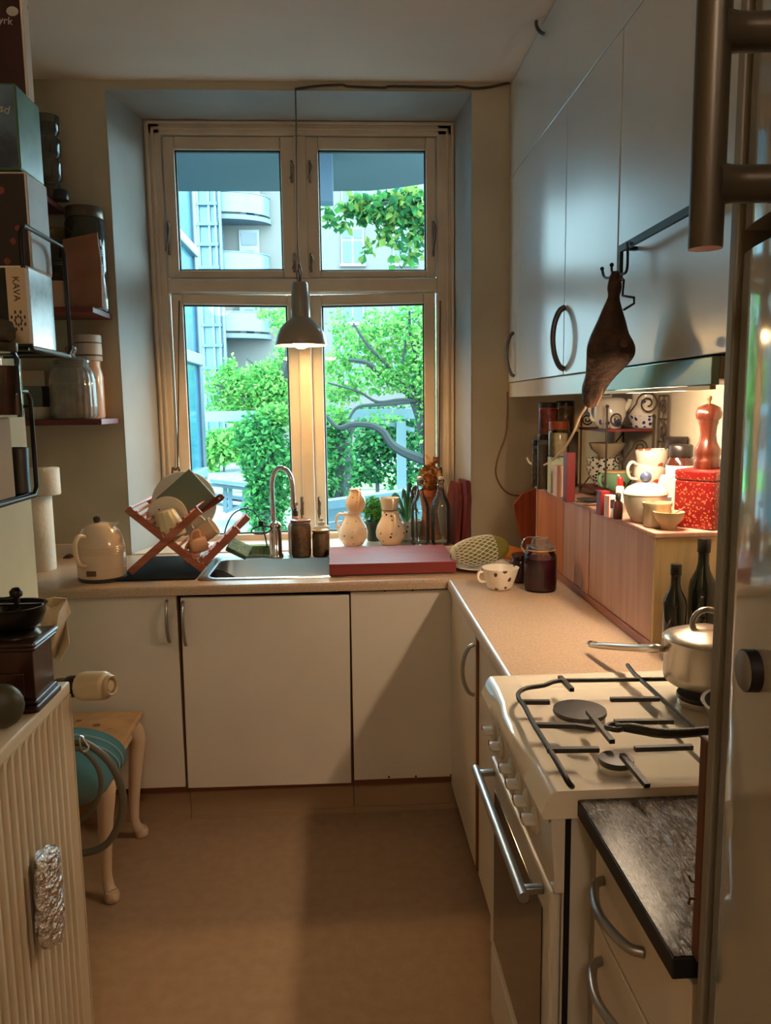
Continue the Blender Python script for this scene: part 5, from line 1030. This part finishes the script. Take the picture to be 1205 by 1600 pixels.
# cords on the wall
S('power_cord', B().tube([at(px, py, y=YB-.006) for px, py in ((793, 612), (793, 645), (790, 680), (778, 715), (775, 742), (786, 764), (800, 773), (815, 774), (826, 770))], .0035, 8, smooth=4), M('cord_brown', (120, 84, 58), .5), 'thin brown flex looping down the corner wall', 'cord')
S('power_cord', B().tube([at(px, py, x=x) for px, py, x in ((824, 716, .76), (829, 724, .75), (845, 728, .74), (862, 720, .735), (882, 700, .735), (897, 675, .735), (906, 652, .74), (917, 632, .75), (921, 600, .78))], .004, 8, smooth=4), M('cord_white', (232, 204, 170), .5), 'white flex hanging in front of the spice jars', 'cord')
# ceiling cable and pendant lamp
pts = [(461, 139), (500, 134), (535, 132.5), (545, 135), (600, 137), (612, 135), (700, 136), (715, 135), (740, 138), (765, 136), (797, 129)]
S('ceiling_cable', B().tube([at(px, py, y=YB-.008) for px, py in pts], .0048, 8, smooth=4), M('cable_dark', (60, 50, 42), .6), 'dark cable clipped along the top of the window wall', 'cable')
py3 = 3.27; q = at(471, 540, y=py3)
pl_ = T('pendant_lamp', 'grey metal pendant lamp glowing above the sink', 'lamp', q); sh = M('lamp_grey', (150, 138, 120), .3, coat=.3); k = pxm(py3)*1.0
H = lambda n: n*k
prof = [(H(39.2), 0), (H(39.5), .002), (H(37), H(14)), (H(31), H(26)), (H(22), H(35)), (H(15), H(40)), (H(14), H(42))]
P('shade', B().lathe(prof+[(H(13.2), H(42)), (H(14.2), H(39.5)), (H(21), H(34)), (H(30), H(25)), (H(36), H(14)), (H(38.6), .001)], seg=48, closed=True), [sh], pl_)
P('socket_sleeve', B().lathe([(H(14), H(41)), (H(14.3), H(44)), (H(12.5), H(90)), (H(11), H(93)), (H(3), H(94))], seg=32), M('lamp_sleeve', (140, 134, 124), .35, coat=.3), pl_)
P('bulb', B().ball((0, 0, H(8)), H(14), H(14), H(13)).lathe([(H(8), H(18)), (H(7), H(30))], seg=16), M('bulb_glow', (255, 236, 200), .4, emit=((255, 206, 138), PENDANT_W*18)), pl_)
P('fixing', B().tube([(0, 0, H(93)), (0, 0, H(104)), (H(-1), 0, H(120))], .003, 8), black_metal, pl_)
cpts = [at(461, 141, y=3.312)-q, at(462, 150, y=3.30)-q, at(463.5, 250, y=3.285)-q, at(465, 380, y=py3)-q, at(468, 415, y=py3)-q, at(464, 428, y=py3)-q, at(467, 446, y=py3)-q]
P('cord', B().tube(cpts, .0028, 8, smooth=4), M('cord_grey', (92, 82, 72), .5), pl_); P('cord_grip', B().tube([at(468, 412, y=py3)-q, at(471, 425, y=py3)-q, at(469, 446, y=py3)-q], .0025, 8, smooth=3), MATS['cord_grey'], pl_)
# ================================================================ red wall shelves in the left niche
def wshelf(px, py, label, x0=XN+.002, dep=.25):
    q = at(px, py, y=YB); x1 = q.x; z = q.z
    t = T('wall_shelf', label, 'shelf', ((x0+x1)/2, YB-dep/2, z-.022)); P('board', B().box(x0, x1, YB-dep, YB-.001, z-.022, z, .002), red_wood, t, world=True)
    return z
zA = wshelf(187, 653, 'lowest red wall shelf carrying the ribbed cookie jar'); zB_ = wshelf(175, 491, 'middle red wall shelf carrying the large dark jar and paper bag'); zC_ = wshelf(102, 326, 'highest red wall shelf carrying the stacked tumblers')
ysh = 3.20
def nx(px, y=ysh, py=600): return at(px, py, y=y).x
# lowest shelf
t = T('cookie_jar', 'ribbed glass cookie jar with a knobbed glass lid on the lowest shelf', 'jar', (nx(114, 3.15), 3.15, zA+.0005)); R_ = .085; cg = thin_glass('ribbed_glass', (226, 220, 210), 1.4, body=.22, rough=.04)
P('contents', B().lathe([(R_*.82, .004), (R_*.9, .02), (R_*.9, .135), (1e-5, .14)], seg=28), M('cookies', (176, 140, 104), .8, noise=(22, .3)), t)
P('glass', B().lathe([(R_*.88, 0), (R_, .012), (R_*1.02, .05), (R_, .15), (R_*.9, .185), (R_*.72, .2), (R_*.74, .212)], seg=96, wob=lambda a: .018*math.cos(24*a)), cg, t)
P('lid', B().lathe([(R_*.76, .2125), (R_*.82, .216), (R_*.8, .224), (R_*.5, .236), (R_*.16, .243), (R_*.14, .25), (R_*.26, .262), (R_*.24, .276), (1e-5, .284)], seg=36), cg, t)
t = T('lidded_bottle', 'peach bottle with a wide white printed lid behind the cookie jar', 'bottle', (nx(142, 3.268), 3.268, zA+.0005)); R_ = .05
P('body', B().lathe([(R_*.92, 0), (R_, .012), (R_, .17), (R_*.92, .19), (R_*.85, .205), (R_*.85, .226)], seg=32), M('peach_bottle', (226, 178, 146), .18, coat=.5), t)
P('lid', B().lathe([(R_*.98, .228), (R_*1.02, .23), (R_*1.02, .325), (R_*.96, .33), (1e-5, .33)], seg=32), M('lid_ivory', (224, 206, 188), .4), t)
P('print', B().lathe([(R_*1.025, .246), (R_*1.03, .247), (R_*1.03, .252), (R_*1.025, .253)], seg=32).lathe([(R_*1.025, .296), (R_*1.03, .297), (R_*1.03, .300), (R_*1.025, .301)], seg=32), M('print_grey', (110, 96, 84), .6), t)
S('round_tin', B().lathe([(.04, 0), (.042, .003), (.042, .045), (.04, .048), (1e-5, .048)], seg=28), M('tin_ivory', (206, 186, 164), .4), 'small round ivory tin at the left end of the lowest shelf', 'tin', loc=(nx(60, 3.16), 3.16, zA+.0005))
S('storage_tin', B().box(-.07, .05, -.05, .05, 0, .13, .004), M('tin_slate', (108, 106, 100), .45), 'dull grey storage tin left of the cookie jar', 'tin', loc=(nx(52, 3.26), 3.262, zA+.0005))
S('small_carton', B().box(-.055, .045, -.04, .04, 0, .062, .002), M('carton_beige', (190, 164, 138), .6), 'beige carton lying on the grey storage tin', 'carton', loc=(nx(58, 3.26), 3.262, zA+.131))
# middle shelf
t = T('storage_jar', 'large dark glass storage jar at the right of the middle shelf', 'jar', (nx(137, 3.24, 430), 3.24, zB_+.0005)); R_ = .075; dg_ = thin_glass('smoky_glass', (120, 110, 98), 1.3, body=.18)
P('contents', B().lathe([(R_*.93, .004), (R_*.95, .02), (R_*.95, .27), (1e-5, .27)], seg=28), M('jar_dark_fill', (72, 58, 46), .7, noise=(30, .3)), t); P('glass', B().lathe([(R_*.95, 0), (R_, .012), (R_, .33), (R_*.9, .35)], seg=36), dg_, t)
P('lid', B().lathe([(R_*.94, .351), (R_*.96, .355), (R_*.96, .388), (R_*.9, .392), (1e-5, .392)], seg=32), M('lid_brown_tin', (92, 76, 60), .35, metal=.5), t)
def bag(label, px, y, w_, h, z, mt, tilt):
    b = B(); o = [(-w_/2, 0), (w_/2, 0), (w_*.52, h*.6), (w_*.46, h), (-w_*.5, h*.9), (-w_*.54, h*.4)]
    b.prism(o, 'y', -.017, .017); b.v = [V((p_.x, p_.y*(1-.75*max(0, p_.z/h)), p_.z)) for p_ in b.v]
    return S('paper_bag', b, mt, label, 'bag', loc=(nx(px, y, 440), y, z), rz=math.radians(tilt))
bag('pinkish brown paper bag in front of the large dark jar', 131, 3.108, .13, .275, zB_+.0005, M('kraft_pink', (158, 106, 86), .8, noise=(12, .12), spots=(7, .3, (206, 176, 140))), 4)
bag('dark flowered packet left of the pinkish paper bag', 92, 3.17, .085, .20, zB_+.0005, M('packet_dark', (74, 66, 52), .6, noise=(18, .4), c2=(36, 34, 28)), -6)
S('pale_packet', B().box(-.035, .035, -.014, .014, 0, .10, .003), M('packet_peach', (196, 150, 124), .6), 'pale peach packet standing before the dark flowered packet', 'packet', loc=(nx(86, 3.115, 460), 3.118, zB_+.0005), rz=.1)
t = T('salad_bowl', 'dark olive bowl leaning behind the packets on the middle shelf', 'bowl', (nx(84, 3.255, 400), 3.26, zB_+.255)); P('bowl', B().lathe(bowl_pr(.075, .06), seg=32), M('bowl_olive', (112, 96, 70), .4), t)
S('biscuit_tin', B().box(-.07, .05, -.05, .05, 0, .254, .004), M('tin_dark', (60, 48, 40), .5), 'tall dark biscuit tin at the back of the middle shelf', 'tin', loc=(nx(82, 3.26, 440), 3.262, zB_+.0005))
for k, (px, z, h) in enumerate(((158, zB_+.0005, .165), )):
    t = T('glass_bottle', 'slim white glass bottle with a clear stopper at the shelf end', 'bottle', (nx(158, 3.15, 460), 3.15, z)); P('glass', B().lathe([(.02, 0), (.0225, .006), (.021, .08), (.016, .125), (.0085, .145), (.009, .158)], seg=24), M('milk_glass', (206, 210, 206), .1, coat=.6), t)
    P('collar', B().lathe([(.012, .158), (.015, .163), (.012, .17)], seg=20), steel, t); P('stopper', B().lathe([(.008, .17), (.015, .19), (.0165, .21), (.012, .232), (1e-5, .238)], seg=24), glass, t)
# highest shelf
tg = thin_glass('tumbler_glass', (196, 190, 178), 1.6, body=.05)
def tumbler(label, z): return S('tumbler', B().lathe([(1e-5, .006), (.030, .005), (.031, 0), (.033, .004), (.036, .06), (.034, .064), (.0435, .078), (.046, .135), (.0445, .135), (.041, .08)], seg=32), tg, label, 'glass', loc=(nx(79, 3.2, 280), 3.20, z), group='stacked tumblers')
zz = zC_+.0005
tumbler('lower glass tumbler of the stack on the highest shelf', zz); tumbler('middle glass tumbler of the stack on the highest shelf', zz+.084); tumbler('upper glass tumbler of the stack on the highest shelf', zz+.168)
S('canister', B().lathe([(.03, 0), (.031, .002), (.031, .034), (.028, .037), (1e-5, .037)], seg=24), blk, 'squat black canister at the end of the highest shelf', 'canister', loc=(nx(96, 3.2, 326), 3.20, zz))

# ================================================================ near left wall: radiator, racks, packets, grinder
XRD, YRE, ZR = -.62, 1.72, .913
rad_m = M('radiator_enamel', (214, 198, 172), .35)
t = T('radiator', 'cream ribbed panel radiator along the left wall', 'radiator', (-.68, 1.0, .12))
b = B(); yy0, yy1 = .25, YRE; n = int((yy1-yy0)/.0333); o = []
for i in range(n):
    a = yy0+.02+(yy1-yy0-.04)*i/n; w_ = (yy1-yy0-.04)/n
    o += [(XRD+.0, a), (XRD+.0, a+w_*.3), (XRD-.009, a+w_*.48), (XRD-.009, a+w_*.82)]
vs = []; zs2 = (.03, .055, .865, .8845)
front = [(XRD, yy0)]+o+[(XRD, yy1)]
m = len(front)
for zi in zs2:
    for x, y in front: vs.append((x if zi in (.055, .865) else XRD, y, zi))
fs = [(i*m+k, i*m+k+1, (i+1)*m+k+1, (i+1)*m+k) for i in range(3) for k in range(m-1)]
b.add(vs, fs); b.sm = [False]*len(b.f)
P('front_panel', b, rad_m, t, world=True)
P('casing', B().box(XRD-.075, XRD-.0095, yy0, yy1, .03, ZR-.029, .004), rad_m, t, world=True)
P('top_cover', B().box(XRD-.08, XRD+.003, yy0, yy1+.003, ZR-.028, ZR, .004), rad_m, t, world=True); P('end_cover', B().box(XRD-.08, XRD+.003, yy1+.0005, yy1+.004, .03, ZR-.03, .001), rad_m, t, world=True)
P('wall_bracket', B().box(XL+.0005, XRD-.0755, .5, .54, .2, .85).box(XL+.0005, XRD-.0755, 1.5, 1.54, .2, .85), steel, t, world=True)
v0, v1 = at(100, 1076, y=1.785), at(166, 1072, y=1.765); v0 = V((-.665, 1.785, .862)); v1 = V((-.55, 1.765, .866))
v0, v1 = at(92, 1073, y=1.79), at(176, 1071, y=1.745); d = (v1-v0); r3 = axis_rot(d, (0, 0, 1)); L = d.length
vt = T('radiator_valve', 'ivory thermostatic radiator valve at the end of the radiator', 'valve', v0)
P('body', B().lathe([(.014, -.02), (.02, .0), (.02, L*.16), (.025, L*.2), (.025, L*.34), (.02, L*.4)], (0, 0, 0), 20, r3).tube([(0, 0, 0), (0, .0, -.06), (-.0, .01, -.20)], .009, 8), M('valve_dark', (46, 38, 32), .4, metal=.5), vt)
P('head', B().lathe([(.026, L*.4), (.031, L*.42), (.033, L*.5), (.032, L*.86), (.029, L*.9), (.024, L*.92)], (0, 0, 0), 36, r3, wob=lambda a: .02*math.cos(18*a)), M('valve_ivory', (206, 186, 150), .4), vt)
P('ring', B().lathe([(.019, L*.92), (.024, L*.925), (.024, L*.985), (.0215, L), (.018, L*.985), (.018, L*.925)], (0, 0, 0), 28, r3, closed=True), M('valve_rim', (196, 172, 132), .4), vt); P('button', B().lathe([(.012, L*.92), (.012, L*.97), (1e-5, L*.98)], (0, 0, 0), 20, r3), MATS['valve_ivory'], vt)
# foil parcel stuck to the radiator
foil = M('crumpled_foil', (236, 234, 230), .14, metal=1, bump=(85, 1.0)); c = at(75, 1405, x=XRD+.02); tp_, bt_ = at(68, 1338, x=XRD+.02), at(72, 1482, x=XRD+.02)
b = B(); h = tp_.z-bt_.z; rnd = random.Random(3); ring = []
ns, nr = 22, 16
for i in range(nr+1):
    zq = bt_.z+h*i/nr; wv = .052*(1-.5*(max(0, 1-i/3))**1.4)*(1 if i < nr-1 else .72)
    for k in range(ns):
        a = 2*PI*k/ns; e = 1+rnd.uniform(-.10, .10); ring.append(V((XRD+.0225+.0205*math.sin(a)*e, c.y+.006*(i/nr-.5)+wv*.95*math.cos(a)*e, zq+rnd.uniform(-.004, .004))))
fs = [(i*ns+k, i*ns+(k+1) % ns, (i+1)*ns+(k+1) % ns, (i+1)*ns+k) for i in range(nr) for k in range(ns)]+[tuple(range(ns)), tuple(nr*ns+k for k in range(ns))]
b.add(ring, fs); S('foil_parcel', b, foil, 'crumpled silver foil parcel hung on the radiator front', 'parcel')
# coffee grinder on the radiator
gx, gy = -.668, 1.60
gr_ = T('coffee_grinder', 'old dark wooden coffee grinder with an iron bowl standing on the radiator', 'coffee grinder', (gx, gy, ZR+.0005))
wd = M('grinder_wood', (62, 34, 26), .3, coat=.3, wood=('z', 22), c2=(44, 24, 18)); hs = .052
P('base', B().box(-hs-.014, hs+.002, -hs-.014, hs+.014, 0, .014, .005).box(-hs-.007, hs-.003, -hs-.007, hs+.007, .0142, .024, .004), wd, gr_); P('box', B().box(-hs, hs-.008, -hs, hs, .0245, .125, .002), wd, gr_); P('top', B().box(-hs-.008, hs, -hs-.008, hs+.008, .1255, .134, .003).box(-hs-.014, hs+.004, -hs-.014, hs+.014, .1342, .145, .005), wd, gr_)
dr_ = P('drawer', B().box(-.03, .026, -hs-.006, -hs-.0005, .032, .08, .002), wd, gr_); P('knob', B().ball((0, -hs-.014, .056), .008), M('dark_brass', (70, 52, 34), .35, metal=.7), dr_)
irn2 = M('grinder_iron', (44, 40, 36), .3, metal=.7)
P('foot_ring', B().lathe([(.046, .1455), (.044, .151), (.034, .157)], (-.004, 0, 0), 32), irn2, gr_)
P('bowl', B().lathe([(.032, .157), (.05, .170), (.058, .192), (.058, .204), (.062, .2075), (.056, .2075), (.054, .194), (.045, .174), (1e-5, .168)], (-.004, 0, 0), 40), irn2, gr_)
P('bridge', B().bar((-.06, 0, .208), (.052, 0, .208), .009, .004, (0, 0, 1)).lathe([(.006, .2), (.006, .222), (.012, .226), (.013, .236), (.007, .243), (1e-5, .244)], (0, 0, 0), 16), irn2, gr_)
P('crank', B().tube([(0, 0, .222), (-.03, -.012, .222), (-.05, -.02, .235), (-.06, -.024, .25)], .005, 8, smooth=3), irn2, gr_); P('crank_knob', B().lathe([(.006, .25), (.014, .262), (.015, .272), (.008, .282), (1e-5, .283)], (-.06, -.024, 0), 16), MATS['mill_nut'] if 'mill_nut' in MATS else wd, gr_)
q = at(16, 1138, y=1.36); S('dark_knob', B().ball((0, 0, .043), .04, .032, .043), M('olive_stoneware', (72, 70, 56), .45), 'rounded dark olive stoneware weight in front of the grinder', 'weight', loc=(-.655, 1.47, ZR+.0005))
# crumpled white cloth behind the grinder, over the valve
b = B(); G = [[(62, 938), (84, 933), (104, 935), (110, 957)], [(60, 965), (80, 950), (92, 957), (103, 968)], [(70, 990), (88, 985), (100, 990), (109, 1006)], [(76, 1030), (86, 1028), (92, 1034), (96, 1030)]]
vs = []; off = [[.02, -.03, .0, .03], [0, .02, -.03, .02], [.02, -.02, .03, 0], [.0, .02, 0, .01]]
for i, r_ in enumerate(G):
    for j, (px, py) in enumerate(r_): vs.append(at(px, py, y=1.86+off[i][j]))
b.add(vs, [(i*4+j, i*4+j+1, (i+1)*4+j+1, (i+1)*4+j) for i in range(3) for j in range(3)])
o = S('dish_cloth', b, M('thin_white_cloth', (222, 204, 176), .8, bump=(30, .2)), 'crumpled thin white cloth hanging on the wall end behind the grinder', 'cloth'); sd = o.modifiers.new('t', 'SOLIDIFY'); sd.thickness = .003; sd.offset = 0
# cabriole stool with a worn top, basin and hose coil
st = T('stool', 'small white cabriole legged stool with a worn flaking top', 'stool', (-.93, 2.47, 0)); sx0, sx1, sy0, sy1, sz = -1.16, -.715, 2.27, 2.69, .462
sw = M('stool_white', (222, 196, 168), .45); P('seat', B().box(sx0, sx1, sy0, sy1, sz-.022, sz, .008), M('flaking_paint', (226, 180, 132), .6, noise=(14, .12), spots=(16, .42, (150, 96, 60))), st, world=True)
P('apron', B().box(sx0+.03, sx1-.03, sy0+.03, sy1-.03, sz-.085, sz-.0225, .004), sw, st, world=True)
for x, y, ux, uy in ((sx1-.04, sy1-.04, .7, .7), (sx1-.04, sy0+.04, .7, -.7), (sx0+.04, sy1-.04, -.7, .7), (sx0+.04, sy0+.04, -.7, -.7)):
    f = lambda o, z: (x+ux*o, y+uy*o, z)
    P('leg', B().tube([f(0, sz-.024), f(.014, sz-.06), f(.024, sz-.10), f(.014, .28), f(0, .16), f(-.004, .08), f(.006, .04), f(.02, .028)], [.026, .032, .03, .024, .019, .016, .018, .019], 12, smooth=4).lathe([(.016, 0), (.022, .004), (.024, .02), (.019, .034)], (x+ux*.022, y+uy*.022, 0), 16), sw, st, world=True)
bc = at(112, 1215, y=2.1); bs = T('wash_basin', 'blue enamel basin on edge between the radiator and the stool', 'basin', bc, rot=axis_rot((.1, -.80, -.52), (1, 0, 0)))
k = 2.2/FPX
P('bowl', B().lathe([(1e-5, .05), (70*k*.6, .045), (70*k*.8, .02), (76*k*.98, -.06), (78*k, -.066), (76*k, -.068), (73*k*.96, -.06), (70*k*.75, .012), (1e-5, .038)], seg=40), M('blue_enamel', (92, 150, 168), .25, coat=.4), bs)
for z, r in ((-.03, .9), (-.05, .955)): P('ridge', B().lathe([(76*k*r, z-.003), (76*k*r+.003, z), (76*k*r, z+.003)], seg=40, closed=True), M('blue_enamel_light', (150, 194, 204), .25, coat=.4), bs)
hs_ = T('hose_coil', 'grey hose coil of two loops tied with wire in front of the blue basin', 'hose', at(120, 1240, y=1.98)); hm_ = M('hose_grey', (96, 88, 76), .4)
P('loop', B().tube([at(px, py, y=2.0) for px, py in ((124, 1160), (142, 1166), (165, 1184), (183, 1212), (192, 1245), (190, 1275), (180, 1300), (165, 1320), (140, 1331), (105, 1332), (80, 1300), (70, 1250), (80, 1200), (100, 1168))], .0098, 10, closed=True, smooth=4), hm_, hs_, world=True)
P('loop', B().tube([at(px, py, y=1.985) for px, py in ((118, 1170), (140, 1182), (155, 1205), (158, 1230), (150, 1255), (135, 1275), (112, 1285), (90, 1270), (82, 1235), (92, 1190))], .0065, 10, closed=True, smooth=4), hm_, hs_, world=True)
P('tie', B().tube([at(px, py, y=1.97) for px, py in ((127, 1150), (135, 1160), (139, 1168), (132, 1174), (126, 1164))], .003, 6, closed=True, smooth=3), chrome, hs_, world=True)
# wire racks on the left wall
def wrack(label, xf, y0, y1, z0, z1):
    t = T('wire_rack', label, 'rack', (XL+.05, (y0+y1)/2, z0)); r = .0045; c = .016
    def loop(x): return B().tube([(x, y0+c, z0), (x, y1-c, z0), (x, y1, z0+c), (x, y1, z1-c), (x, y1-c, z1), (x, y0+c, z1), (x, y0, z1-c), (x, y0, z0+c)], r, 8, closed=True)
    P('front_loop', loop(xf), black_metal, t, world=True); P('back_loop', loop(XL+.0055), black_metal, t, world=True)
    for y in (y0, (y0+y1)/2, y1): P('floor_wire', B().tube([(XL+.006, y, z0+ .0), (xf, y, z0+.0)], .003, 6), black_metal, t, world=True)
    for z in (z0+(z1-z0)*.86,): P('side_wire', B().tube([(XL+.006, y1, z), (xf, y1, z)], .003, 6), black_metal, t, world=True)
    P('tray', B().box(XL+.006, xf-.003, y0+.004, y1-.004, z0+.003, z0+.006), black_metal, t, world=True); return t
xf = -.585
ra0 = at(100, 395, x=xf); ra1 = at(104, 556, x=xf); rb0 = at(38, 378, x=xf)
wrack('black wire wall rack holding the tall packets', xf, rb0.y-.015, ra0.y, ra1.z, ra0.z+.01)
rc0 = at(40, 612, x=-.60); rc1 = at(51, 775, x=-.60)
wrack('lower black wire wall rack holding the jar and black mug', -.60, 1.20, max(rc1.y, 1.57), rc1.z, rc0.z)
zr2 = rc1.z+.0065; zr1 = ra1.z+.0065
# packets in the upper rack, front face towards the room end, side face towards the kitchen
def packet(name, label, cat, pf, py_top, py_bot, ps, xs, mats, z0=None, dx=.13):
    """pf/ps: photo columns of the front corner and the far edge of the visible side"""
    a = at(pf, (py_top+py_bot)/2, x=xs); e = at(ps, (py_top+py_bot)/2, x=xs); zt = at(pf, py_top, x=xs).z; zb2 = at(pf, py_bot, x=xs).z if z0 is None else z0
    x0 = max(xs-dx, XL+.008)
    t = T(name, label, cat, ((x0+xs)/2, (a.y+e.y)/2, zb2)); P('box', B().box(x0, xs, a.y, e.y, zb2, zt, .002), mats[0], t, world=True)
    P('side_print', B().box(xs+.0002, xs+.0008, a.y+.003, e.y-.003, zb2+.004, zt-.004), mats[1], t, world=True)
    P('front_print', B().box(x0+.003, xs-.003, a.y-.0008, a.y-.0002, zb2+.004, zt-.004), mats[2], t, world=True); return t, a, e, zb2, zt
p_sp = M('packet_spine', (206, 192, 170), .6, spots=(20, .35, (150, 100, 90)))
xa = -.615
t4, a, e, zb4, zt4 = packet('tea_packet', 'glossy packet with a blue landscape side in the black rack', 'packet', 47, 417, 548, 84, -.60, (paper, M('print_landscape', (126, 146, 150), .25, noise=(14, .5), c2=(52, 66, 58)), M('print_dark_foliage', (40, 42, 34), .4, noise=(20, .5))), z0=zr1)
t3, a, e, zb3, zt3 = packet('tea_packet', 'white packet with red flowers on its dark front, on top of the blue one', 'packet', 45, 272, 417, 76, -.605, (paper, M('print_white', (176, 172, 170), .5, noise=(10, .12)), M('print_red_flowers', (50, 42, 38), .35, spots=(26, .5, (130, 66, 60)))), z0=zt4+.0005)
t2, a, e, zb2_, zt2 = packet('tea_packet', 'packet with a green side and a blue front leaning above the white one', 'packet', 28, 135, 275, 63, -.61, (M('packet_green_edge', (70, 110, 84), .5), M('print_green', (84, 136, 100), .35, noise=(9, .3), c2=(48, 88, 66), coat=.2), M('print_blue_dark', (56, 66, 80), .3, noise=(9, .5), c2=(110, 140, 168))), z0=zt3+.0005)
text('Pasd', .022, t2, M('print_pale', (190, 190, 186), .6), Matrix.Translation(MW[t2.name].inverted() @ V((-.641, a.y-.0012, zt2-.045))) @ Matrix.Rotation(math.radians(18), 4, 'Y') @ Matrix.Rotation(PI/2, 4, 'X'))
t1, a, e, zb1, zt1 = packet('tea_packet', 'dark red packet with a pale spine at the very top of the stack', 'packet', 36, -40, 128, 46, -.612, (paper, p_sp, M('print_dark_red', (66, 32, 34), .35, noise=(7, .3), c2=(44, 22, 26), coat=.2)), z0=zt2+.0005)
text('Tyrk', .02, t1, MATS['print_pale'], Matrix.Translation(MW[t1.name].inverted() @ V((-.65, a.y-.0012, at(12, 32, y=a.y).z))) @ Matrix.Rotation(math.radians(8), 4, 'Y') @ Matrix.Rotation(PI/2, 4, 'X'))
P('emblem', B().lathe([(.009, 0), (.008, .0006)], MW[t1.name].inverted() @ V((-.63, a.y-.001, at(22, 18, y=a.y).z)), 20, RX(PI/2), sx=1.3), MATS['print_pale'], t1)
# slim white carton with writing and a flower emblem
ya_ = 1.487; q0, q1 = at(8, 424, y=ya_), at(38, 420, y=ya_); xk0, xk1 = q0.x, q1.x; zk = at(24, 418, y=ya_).z
kb = T('slim_carton', 'slim cream carton with upright dark lettering and a flower emblem', 'carton', ((xk0+xk1)/2, ya_+.03, zr1)); ct = M('carton_cream', (206, 186, 156), .7)
P('carton', B().box(xk0, xk1, ya_, ya_+.02, zr1, zk, .001), ct, kb, world=True)
ink = M('ink_brown', (74, 62, 50), .7); hk_ = zk-zr1
text('KAVA', .017, kb, ink, Matrix.Translation(V((0, -.0305, hk_*.72))) @ Matrix.Rotation(PI/2, 4, 'X') @ Matrix.Rotation(-PI/2, 4, 'Z'))
b = B()
for k in range(8):
    for r_, s_ in ((.006, .0032), (.0125, .0036)):
        a_ = 2*PI*k/8+(.39 if r_ > .01 else 0); b.lathe([(s_, 0), (s_*.8, .0005)], (r_*math.cos(a_), -.0301, hk_*.3+r_*1.3*math.sin(a_)), 10, RX(PI/2), sx=.55, sy=1)
P('emblem', b, ink, kb)
# jar of paprika and black mug in the lower rack
q = at(6, 585, y=1.30); t = T('spice_jar', 'jar of dark red spice with a dark lid on the lower wire rack', 'jar', (at(6, 590, y=1.44).x, 1.44, at(6, 652, y=1.44).z)); R_ = .028; hj = at(6, 534, y=1.44).z-at(6, 652, y=1.44).z
jar_name = t.name; P('contents', B().lathe([(R_*.9, .004), (R_*.93, .01), (R_*.93, hj*.68), (1e-5, hj*.68)], seg=24), M('paprika', (86, 40, 28), .7, noise=(40, .3)), t); P('glass', B().lathe([(R_*.95, 0), (R_, .006), (R_, hj*.78), (R_*.86, hj*.86)], seg=28), glass, t); P('lid', B().lathe([(R_*.92, hj*.87), (R_*.95, hj*.88), (R_*.95, hj*.98), (1e-5, hj)], seg=24), M('lid_olive_tin', (64, 60, 48), .35, metal=.5), t)
S('carton_stand', B().box(-.70, -.603, 1.405, 1.478, zr2, MW[t.name].translation.z-.0005, .003), M('carton_kraft', (190, 166, 128), .7), 'cream box on the lower rack under the spice jar', 'box')
t = T('black_mug', 'black mug standing at the front of the lower wire rack', 'mug', (at(10, 745, y=1.52).x, 1.522, zr2)); P('body', B().lathe([(p_[0], p_[1]) for p_ in cup_prof(.042, .088, .97)], seg=32), M('mug_black', (22, 22, 22), .3), t); P('handle', B().tube([(-.01, .040, .07), (-.016, .06, .064), (-.016, .062, .03), (-.01, .040, .018)], .005, 8, smooth=3), MATS['mug_black'], t)
q = at(8, 508, y=1.30); S('pepper_grinder_cap', B().lathe([(.02, 0), (.024, .006), (.026, .02), (.02, .034), (1e-5, .04)], seg=24, wob=lambda a: .05*math.cos(8*a)), M('dried_herb', (70, 64, 50), .7, bump=(80, .6)), 'dark crinkled bunch of dried herbs on top of the spice jar', 'herbs', loc=MW[jar_name].translation+V((0, 0, hj+.0005)))

# unseen globe added behind the camera as soft fill light
gl_ = T('fill_globe', 'white globe added as fill light, unseen behind the camera', 'lamp', (-.05, -1.1, ZC-.30))
P('globe', B().ball((0, 0, .1), .14), M('fill_glow', (255, 240, 214), .4, emit=((255, 234, 210), FILL_E)), gl_); P('rose', B().lathe([(.05, .27), (.06, .299), (1e-5, .299)], seg=24).lathe([(.02, .235), (.02, .27)], seg=16), paper, gl_)
